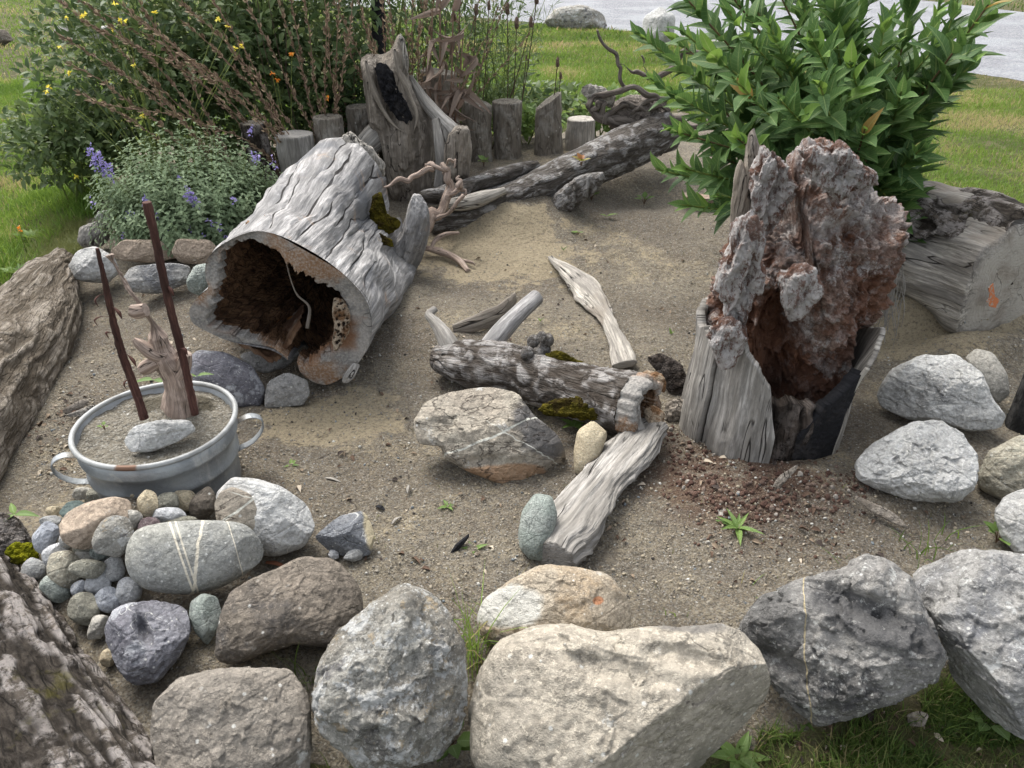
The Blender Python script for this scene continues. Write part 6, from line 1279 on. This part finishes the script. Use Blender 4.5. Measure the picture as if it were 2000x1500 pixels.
# withered broad-leaved plant
b = PY(865, 230, 5.0); b[2] = .2; r = empty('withered_plant', b, 'withered brown plant with drooping curled leaves over the tallest post', 'dry plant')
wv_, wf_, wg_ = leaf_shape(1, .28, 6, 2, 1.1, .6)
for i, (x, y) in enumerate([(860, -40), (885, 20), (905, 60), (870, 80), (930, 110), (890, 130), (845, 30)]):
    t = PY(x, y, 4.95); P = spline([b, (b + t) / 2 + np.array([rng.normal(0, .04), 0, 0]), t], 8); tput('stem', P, np.linspace(.008, .004, 8), M['stem_dry'], r, nu=16, nv=6, caps=False)
    n_ = 10; j = rng.integers(2, 8, n_); a = rng.normal(0, .6, (n_, 3)) + np.array([0, -.3, -.5])
    v, f, g_, h, c = bake(wv_, wf_, basis(a, rng.normal(0, 1, (n_, 3)) + np.array([0, -1, .3]), rng.uniform(.09, .17, n_)), P[j], wg_)
    m_ = len(wv_)
    for k_ in range(n_): put('withered_leaf', v[k_ * m_:(k_ + 1) * m_], wf_, M['leaf_dry'], r, gc=wg_, h=h[k_ * m_:(k_ + 1) * m_])
# teasels
TS = [(930, 24, 905, 215, 13), (991, 22, 985, 205, 14), (1009, 50, 990, 210, 14), (1037, 48, 960, 150, 13), (1048, 2, 1000, 190, 14), (1089, 126, 1062, 190, 12), (1095, 151, 1072, 200, 9), (897, 6, 890, 200, 12), (1028, 115, 1000, 190, 6), (955, 15, 930, 190, 11)]
b0 = PY(985, 262, 5.75); b0[2] = .2
tl = ['behind the slanting post', 'tallest of the middle pair', 'lower of the middle pair', 'leaning right below the tallest', 'at the upper frame edge right of the others', 'over the isolated slanted post', 'smaller, just below the one over the slanted post', 'at the far left of its kind', 'tiny one above the speckled post', 'half behind the withered leaves']
for (hx, hy, bx, by, hl), tx in zip(TS, tl):
    Yh = 5.5; t = PY(hx, hy, Yh); b = PY(bx, by + 60, Yh + .1); b[2] = float(G(b[0], Yh + .1)); p = empty('teasel', b, ('brown teasel head on a thin stem, ' + tx)[:110], 'teasel', 'teasels behind the posts')
    tput('stem', [b, (b + t) / 2 + np.array([.015, 0, 0]), t], [.004, .0035, .003], M['stem_dark'], p, nu=16, nv=5, caps=False)
    hh_ = hl / F * 6.3 * .6; V, Fc, gc, h, cap = tube([t - np.array([0, 0, hh_ * .5]), t, t + np.array([0.0, 0, hh_]), t + np.array([0, 0, hh_ * 1.5])], [.010, hh_ * .42, hh_ * .36, .004], 30, 16, bark(.004, 60, .8, 3, 0))
    sp = rng.integers(0, len(V), 90); d_ = nrm(V[sp] - t - np.array([0, 0, hh_ * .5])); s_ = bake(leaf_shape(1, .08, 1, 1, 0, 0)[0], leaf_shape(1, .08, 1, 1, 0, 0)[1], basis(d_ + np.array([0, 0, .5]), rng.normal(0, 1, (90, 3)), np.full(90, .016)), V[sp])
    jput('seed_head', [(V, Fc, gc, h, cap), s_], M['teasel'], p)
# wispy green stalks
b = PY(960, 240, 5.7); b[2] = .2; r = empty('wispy_plant', b, 'wispy fine-leaved green plant among the teasels', 'plant')
for i in range(16):
    t = PY(rng.uniform(900, 1085), rng.uniform(-60, 90), 5.65); P = spline([b + np.array([rng.normal(0, .12), 0, 0]), (b + t) / 2, t], 10); tput('stem', P, np.linspace(.003, .0015, 10), M['stem_green'], r, nu=14, nv=4, caps=False)
    n_ = 60; j = rng.integers(3, 10, n_); v, f, g_, h, c = bake(*leaf_shape(1, .05, 2, 1, .3, 0)[:2], basis(rng.normal(0, 1, (n_, 3)) + np.array([0, 0, .8]), rng.normal(0, 1, (n_, 3)), rng.uniform(.05, .1, n_)), P[j] + rng.normal(0, .012, (n_, 3)))
    put('fine_leaves', v, f, M['leaf_bush'], r, gc=g_, h=h, kind='stuff')

# ------------------------------------------------------------------ small weeds
wl, wlf, wlg = leaf_shape(1, .38, 5, 2, .25, .2, .7); rl, rlf, rlg = leaf_shape(1, .24, 6, 2, .2, .25, .6); ov, ovf, ovg = leaf_shape(1, .8, 4, 2, .15, .15, .8)
def weed(x, y, n_, size, label, kind='rosette', mat='leaf_weed', tilt=.35, name='weed', lift=0.0, group=None, g=None):
    b = GH(x, y) if g is None else PZ(x, y, g); b = b + np.array([0, 0, lift]); p = empty(name, b, label, 'weed', group)
    tv, tf_, tg = dict(rosette=(rl, rlf, rlg), leafy=(wl, wlf, wlg), round=(ov, ovf, ovg))[kind]
    for i in range(n_):
        a = 2 * math.pi * i / n_ + rng.normal(0, .25); el = tilt + rng.normal(0, .15); dr_ = np.array([math.cos(a) * math.cos(el), math.sin(a) * math.cos(el), math.sin(el)]); s_ = size * rng.uniform(.7, 1.15)
        off = nrm(dr_) * (size * .35 if kind == 'round' else 0) + np.array([0, 0, size * .4 if kind == 'round' else 0])
        M3 = basis(dr_[None], (np.array([0, 0, 1]) - dr_ * .3)[None], np.array([s_]))
        v, f, g_, h, c = bake(tv, tf_, M3, (b + off + np.array([0, 0, .006]))[None], tg, np.array([rng.uniform(.1, .9)]))
        put('leaf', v, f, M[mat], p, gc=g_, h=h)
        if kind == 'round': tput('stalk', [b, b + off * .6 + np.array([0, 0, .01]), b + off + np.array([0, 0, .006])], [.0015] * 3, M['stem_red'], p, nu=6, nv=4, caps=False)
weed(1440, 1035, 10, .075, 'narrow-leaved rosette weed with pale dry leaf beside it in front of the stump', tilt=.4)
weed(1120, 835, 5, .075, 'bright green weed sprouting under the mossy log', 'leafy', tilt=.5)
weed(928, 752, 3, .055, 'small upright weed against the bark of the mossy log', 'leafy', tilt=1.1)
weed(1258, 400, 7, .055, 'strawberry seedling nearest the leafy shrub', 'round', tilt=.5)
weed(1155, 392, 7, .05, 'yellowish strawberry seedling below the long log', 'round', tilt=.5)
weed(1130, 425, 9, .05, 'feathery dark green weed below the long log', 'leafy', 'leaf_bush', tilt=.6)
weed(1185, 425, 2, .06, 'single spoon-shaped leaf on the sand', 'leafy', tilt=.4)
weed(1128, 462, 4, .03, 'tiny round-leaved seedling on the mound edge', 'round')
weed(1100, 492, 2, .04, 'two-leaved sprout at the tip of the curved plank', 'leafy', tilt=1)
weed(945, 325, 7, .05, 'strawberry plant at the foot of the slanting post', 'round', tilt=.6)
weed(935, 270, 8, .05, 'leafy seedling against the slanting post', 'leafy', tilt=.8)
weed(1135, 325, 6, .045, 'reddish strawberry seedling growing on the long log', 'round', 'leaf_red', tilt=.6, g=.42)
weed(985, 268, 5, .04, 'tiny sprout between the middle posts', 'leafy')
weed(570, 912, 5, .035, 'small sprout on the sand right of the tub', 'leafy')
weed(875, 993, 5, .035, 'small sprout below the layered boulder', 'leafy', tilt=.6)
weed(925, 1078, 5, .04, 'small sprout beside the charcoal stick', 'leafy', tilt=.6)
weed(1055, 630, 3, .03, 'tiny sprout next to the branch stub', 'leafy', tilt=.9)
weed(1310, 655, 3, .03, 'tiny sprout left of the rotten stump', 'leafy', tilt=.9)
weed(1945, 1060, 9, .045, 'clover-like weed left of the white speckled boulder', 'round', tilt=.6)
weed(1440, 1485, 9, .08, 'dark green leafy weed at the lower frame edge', 'leafy', tilt=.5)
weed(1568, 1412, 6, .045, 'little leafy weed tucked under the dark boulder', 'leafy')
weed(1925, 1420, 8, .05, 'clover tuft beside the blue grey boulder', 'round')
weed(880, 1460, 10, .05, 'clover tuft in the gap between the two front boulders', 'round')
weed(205, 840, 4, .015, 'minute seedling in the tub soil', 'round', g=.25, tilt=.4)
weed(300, 745, 2, .07, 'long green leaf behind the tub rim', 'leafy', tilt=.3, g=.23)
weed(385, 738, 2, .07, 'green leaf with a red tip beside the taller cane', 'leafy', tilt=.3, g=.23)
weed(30, 1008, 3, .07, 'broad green leaf on the mossy stump end', 'leafy', tilt=.3, g=.14)
weed(40, 540, 16, .09, 'leafy green weeds at the left log', 'leafy', tilt=.7)
weed(60, 470, 14, .09, 'leafy green weeds on the lawn edge beneath the catmint', 'leafy', tilt=.7)
def tag_piece(x, y, dx, dy, wd, mat, name, label, cat, lift=.004):
    a, b = GH(x, y), GH(x + dx, y + dy); c_ = (a + b) / 2
    tput(name, [a + [0, 0, lift], c_ + [0, 0, lift + .006], b + [0, 0, lift]], [wd * .7, wd, wd * .5], M[mat], nu=10, nv=8, flat=.25, xdir=tuple(np.cross(nrm(b - a), [0, 0, 1])), label=label, cat=cat)
tag_piece(1405, 1018, 4, -24, .011, 'cream_leafbit', 'wood_chip', 'cream wood chip behind the rosette weed', 'chip') if 'cream_leafbit' in M else tag_piece(1405, 1018, 4, -24, .011, 'pale_wood', 'wood_chip', 'cream wood chip behind the rosette weed', 'chip')
tag_piece(765, 1025, 18, -14, .006, 'pale_wood', 'wood_chip', 'small pale chip on the sand right of the yellow sided stone', 'chip')
tag_piece(635, 935, 30, 8, .006, 'pale_wood', 'wood_chip', 'pale dry leaf scrap above the white boulder', 'chip')
tag_piece(520, 1100, 40, 10, .008, 'leaf_rust', 'dry_leaf', 'rust coloured dry leaf beside the veined cobble', 'leaf')
tag_piece(795, 965, 4, -16, .006, 'pale_wood', 'wood_chip', 'small chip left of the layered boulder', 'chip')
tag_piece(735, 990, 16, 8, .008, 'char_black', 'wood_chip', 'small black chip on the sand', 'chip')
# ------------------------------------------------------------------ crumbs, grit and pebbles
def scatter_px(n_, poly):
    poly = np.array(poly, float); x0, y0 = poly.min(0); x1, y1 = poly.max(0); o = []
    P = np.stack([rng.uniform(x0, x1, n_ * 4), rng.uniform(y0, y1, n_ * 4)], 1); P = P[in_poly(P[:, 0], P[:, 1], [tuple(q) for q in poly])][:n_]
    z = np.zeros(len(P))
    for _ in range(6): Q = PZ(P[:, 0], P[:, 1], z); z = G(Q[:, 0], Q[:, 1], True)
    return PZ(P[:, 0], P[:, 1], z)
U2, F2 = ico(1)
def grit(name, n_, poly, smin, smax, mat, label, seed):
    P = scatter_px(n_, poly); n_ = len(P); s = smin + (smax - smin) * rng.random(n_) ** 9
    Mx = np.einsum('nij,nj->nij', basis(rng.normal(0, 1, (n_, 3)), rng.normal(0, 1, (n_, 3)), 1.0 * np.ones(n_)), rng.uniform(.5, 1.2, (n_, 3))) * s[:, None, None]
    v, f, g_, h, c = bake(U2, F2, Mx, P + np.array([0, 0, 1]) * (s * .25)[:, None])
    put(name, v, f, mat, gc=v.copy(), h=h, label=label, kind='stuff', smooth=True)
SAND = [(170, 570), (420, 560), (640, 760), (830, 520), (880, 460), (1000, 420), (1200, 420), (1420, 440), (1340, 700), (1340, 850), (1700, 900), (1950, 1000), (1900, 1080), (1480, 1150), (1240, 1180), (930, 1180), (880, 1180), (700, 1120), (620, 1000), (480, 900), (500, 820), (360, 700), (170, 700)]
M['grit_mix'] = build_mat('grit_mix', (.22, .20, .165), [dict(k='h', r=(.35, .45), c=(.30, .26, .19)), dict(k='h', r=(.8, .82), c=(.42, .41, .37)), dict(k='h', r=(.90, .91), c=(.16, .18, .19)), dict(k='h', r=(.95, .96), c=(.05, .045, .04))], rnd=False)
M['crumb_mix'] = build_mat('crumb_mix', (.11, .065, .048), [dict(k='h', r=(.35, .45), c=(.07, .038, .028)), dict(k='h', r=(.6, .8), c=(.19, .14, .11)), dict(k='h', r=(.92, .95), c=(.33, .30, .26)), dict(k='n', s=120, r=(.2, .8), b=.006)], rnd=False)
grit('gravel', 26000, SAND, .0010, .0060, M['grit_mix'], 'loose grit and tiny pebbles on the sand', 1)
grit('gravel', 5000, [(1400, 430), (1300, 600), (1340, 700), (1700, 700), (2000, 860), (2000, 620), (1850, 600), (1700, 600), (1280, 420)], .0015, .006, M['grit_mix'], 'grey grit behind and right of the rotten stump', 2)
grit('gravel', 5000, [(100, 700), (360, 640), (500, 900), (440, 960), (300, 930), (90, 980), (40, 950), (100, 850)], .0015, .007, M['grit_mix'], 'grit on the soil around the tub', 3)
grit('rot_crumbs', 2600, [(1300, 820), (1380, 870), (1500, 915), (1660, 925), (1680, 900), (1700, 960), (1640, 1000), (1420, 1030), (1330, 960), (1290, 880)], .0012, .012, M['crumb_mix'], 'red-brown crumbs of rotten wood around the stump foot', 4)
grit('rot_crumbs', 1300, [(1260, 820), (1300, 1000), (1380, 1090), (1620, 1110), (1720, 1000), (1700, 880)], .001, .008, M['crumb_mix'], 'scattered dark crumbs around the rosette weed', 5)
P = np.concatenate([scatter_px(330, SAND), scatter_px(120, [(1300, 820), (1680, 900), (1640, 1080), (1380, 1080)]), scatter_px(120, [(20, 860), (140, 760), (200, 700), (130, 980)]), scatter_px(140, [(1450, 1440), (1850, 1340), (2000, 1500), (1450, 1500)])]); n_ = len(P)
tv, tf_, tg = leaf_shape(1, .5, 3, 1, .35, .5)
v, f, g_, h, c = bake(tv, tf_, basis(rng.normal(0, 1, (n_, 3)) * np.array([1, 1, .15]), rng.normal(0, .35, (n_, 3)) + np.array([0, 0, 1]), .007 + .028 * rng.random(n_) ** 2.2), P + np.array([0, 0, .004]), tg)
M['litter'] = build_mat('litter', (.10, .065, .045), [dict(k='h', r=(.4, .42), c=(.22, .17, .12)), dict(k='h', r=(.7, .72), c=(.045, .035, .03)), dict(k='h', r=(.85, .86), c=(.42, .36, .28))], rnd=False)
put('leaf_litter', v, f, M['litter'], gc=g_, h=h, label='bits of dry leaf and bark strewn over the ground', kind='stuff')
# ------------------------------------------------------------------ grass
def blades(P, hgt, wid, lean=.5, mat='grass', name='grass', label='', seg=2, hr=None, dirb=None):
    n_ = len(P); az = rng.uniform(0, 2 * math.pi, n_); d = np.stack([np.cos(az), np.sin(az), 0 * az], 1); s = np.stack([-np.sin(az), np.cos(az), 0 * az], 1)
    tw = rng.uniform(0, math.pi, n_); s = np.stack([np.cos(tw), np.sin(tw), 0 * tw], 1)
    H = hgt * rng.uniform(.45, 1.25, n_); Lk = lean * rng.uniform(.1, 1.3, n_); W_ = wid * rng.uniform(.6, 1.3, n_)
    V = []
    for t in np.linspace(0, 1, seg + 1):
        c = P + np.array([0, 0, 1]) * (H * t * (1 - .25 * t * Lk))[:, None] + d * (H * Lk * t * t)[:, None]
        if t < 1: w_ = (W_ * (1 - t * .55) / 2)[:, None]; V += [c - s * w_, c + s * w_]
        else: V += [c]
    V = np.stack(V, 1); m = V.shape[1]; base = (np.arange(n_) * m)[:, None]; Fc = []
    for k in range(seg - 1): Fc.append(np.concatenate([base + 2 * k, base + 2 * k + 1, base + 2 * k + 3, base + 2 * k + 2], 1))
    Fc.append(np.concatenate([base + 2 * seg - 2, base + 2 * seg - 1, base + 2 * seg], 1))
    h = np.repeat(np.clip(.45 + .5 * fbm(P * 1.7, 2, 4) + rng.normal(0, .22, n_), 0, 1), m)
    put(name, V.reshape(-1, 3), Fc, M[mat], h=h, gc=V.reshape(-1, 3).copy(), label=label, kind='stuff', smooth=False)
def lawn_pts(n_, x0, x1, y0, y1, keep=None, clump=.0):
    x, y = rng.uniform(x0, x1, n_), rng.uniform(y0, y1, n_); P = np.stack([x, y, 0 * x], 1)
    u, v, D = proj(np.stack([x, y, 0 * x + .05], 1)); wob = .06 * fbm(P * 4, 2, 77)
    k = (u > -700) & (u < 2700) & (v > -60) & (v < 1900) & ~in_poly(x + wob, y + wob, BED) & ~on_road(x, y + .05 + .12 * wob)
    if clump: k &= fbm(P * 5, 3, 31) > clump
    P = P[k]; P[:, 2] = G(P[:, 0], P[:, 1]); return P
blades(lawn_pts(200000, -6.5, -1.2, 2.4, 9.5), .06, .006, .7, 'grass', label='bright green lawn left of the bed')
blades(lawn_pts(22000, -3.0, -1.2, 1.0, 2.6), .06, .006, .8, 'grass', label='lawn beside the bark logs')
blades(lawn_pts(26000, -1.5, 3.2, .3, 1.9), .05, .004, .9, 'grass_dark', label='thin grass in front of the bed')
blades(lawn_pts(16000, -3.2, -1.3, 2.6, 5.2, clump=.1), .12, .006, .7, 'grass', label='longer grass along the left log')
blades(lawn_pts(150000, 1.0, 7.5, 2.4, 9.0), .05, .0055, .8, 'grass', label='mown lawn right of the bed')
blades(lawn_pts(60000, -1.2, 2.2, 5.6, 10.5), .05, .006, .8, 'grass', label='lawn behind the stub posts')
blades(lawn_pts(50000, 1.5, 9, 4.5, 11, clump=.0), .035, .006, .9, 'grass_dry', label='dry yellowish grass near the road')
blades(lawn_pts(60000, -2, 5, 8.0, 15), .06, .011, .8, 'grass', label='mown lawn towards the gravel road')
blades(lawn_pts(30000, -2, 5, 8.0, 15), .05, .009, .9, 'grass_dry', label='yellowed lawn patches towards the gravel road')
blades(lawn_pts(30000, -12, -1, 9, 26), .07, .018, .8, 'grass', label='far lawn behind the bushes')
blades(lawn_pts(26000, -2, 26, 12, 34), .09, .03, .8, 'grass_dark', label='grass beyond the gravel road')
def tuft(x, y, n_, hgt, label, mat='grass', spread=.03, wid=.005, lean=.6):
    c_ = GH(x, min(y, 1495)) if y < 1496 else GH(x, 1495); P = c_ + np.stack([rng.normal(0, spread, n_), rng.normal(0, spread, n_), np.zeros(n_)], 1); P[:, 2] = G(P[:, 0], P[:, 1]) - .005
    blades(P, hgt, wid, lean, mat, 'grass_tuft', label, seg=4)
P = scatter_px(15000, [(1420, 1700), (1480, 1430), (1600, 1440), (1850, 1340), (2200, 1480), (2200, 1800)]); P = P[fbm(P * 9, 3, 6) > -.15]
blades(P, .05, .0036, .9, 'grass_dark', label='thin trampled grass in front of the dark boulders', seg=3)
P = scatter_px(1500, [(1420, 1700), (1480, 1430), (1600, 1440), (1850, 1340), (2200, 1480), (2200, 1800)])
blades(P, .06, .002, 1.6, 'grass_dry', label='dry straw in front of the dark boulders', seg=3)
for q in [(1455, 1140, 3, .05, 'single grass blades behind the biggest boulder'), (1640, 1110, 6, .07, 'few grass blades behind the dark boulder'), (1800, 1085, 12, .13, 'curving grass tuft behind the dark boulders'), (1850, 1060, 7, .10, 'grass blades left of the clover weed'), (925, 1260, 16, .12, 'thin grass in the gap above the mottled boulder'), (918, 1300, 34, .22, 'long thin grass blades between the two big front boulders'), (950, 1230, 5, .12, 'slender grass blades crossing the ochre boulder'), (600, 1330, 14, .12, 'fine dark grass left of the mottled boulder'), (1320, 1200, 3, .06, 'two grass blades right of the ochre boulder'), (1490, 1225, 5, .03, 'tiny grass behind the dark boulder corner')]:
    tuft(q[0], q[1], q[2], q[3], q[4], 'grass_dark' if q[0] < 620 else 'grass', .025, .0035, 1.1)
P = scatter_px(900, [(150, 560), (350, 640), (500, 640), (300, 560), (180, 540)])
P = scatter_px(260, SAND); blades(P, .022, .002, .8, 'grass_dry', label='bits of straw and sprouts on the sand', seg=2)
P = scatter_px(5000, [(50, 520), (100, 430), (170, 440), (160, 500), (60, 530)]); blades(P, .07, .003, 1.2, 'grass_dry', label='dry wiry growth beside the log round', seg=2)
# thin fallen twigs on the ground
tw_ = []
Pq = scatter_px(160, SAND)
for p in Pq:
    a = rng.uniform(0, math.pi); L = rng.uniform(.01, .05); d_ = np.array([math.cos(a), math.sin(a), 0]); q = p + d_ * L; q[2] = float(G(q[0], q[1])) + .004
    tw_.append(tube([p + [0, 0, .003], (p + q) / 2 + [rng.normal(0, .003), 0, .004], q], [.0012, .0012, .0007], 5, 4, caps=False))
jput('twig_litter', tw_, M['root_wood'], label='fine twigs strewn over the sand', kind='stuff')
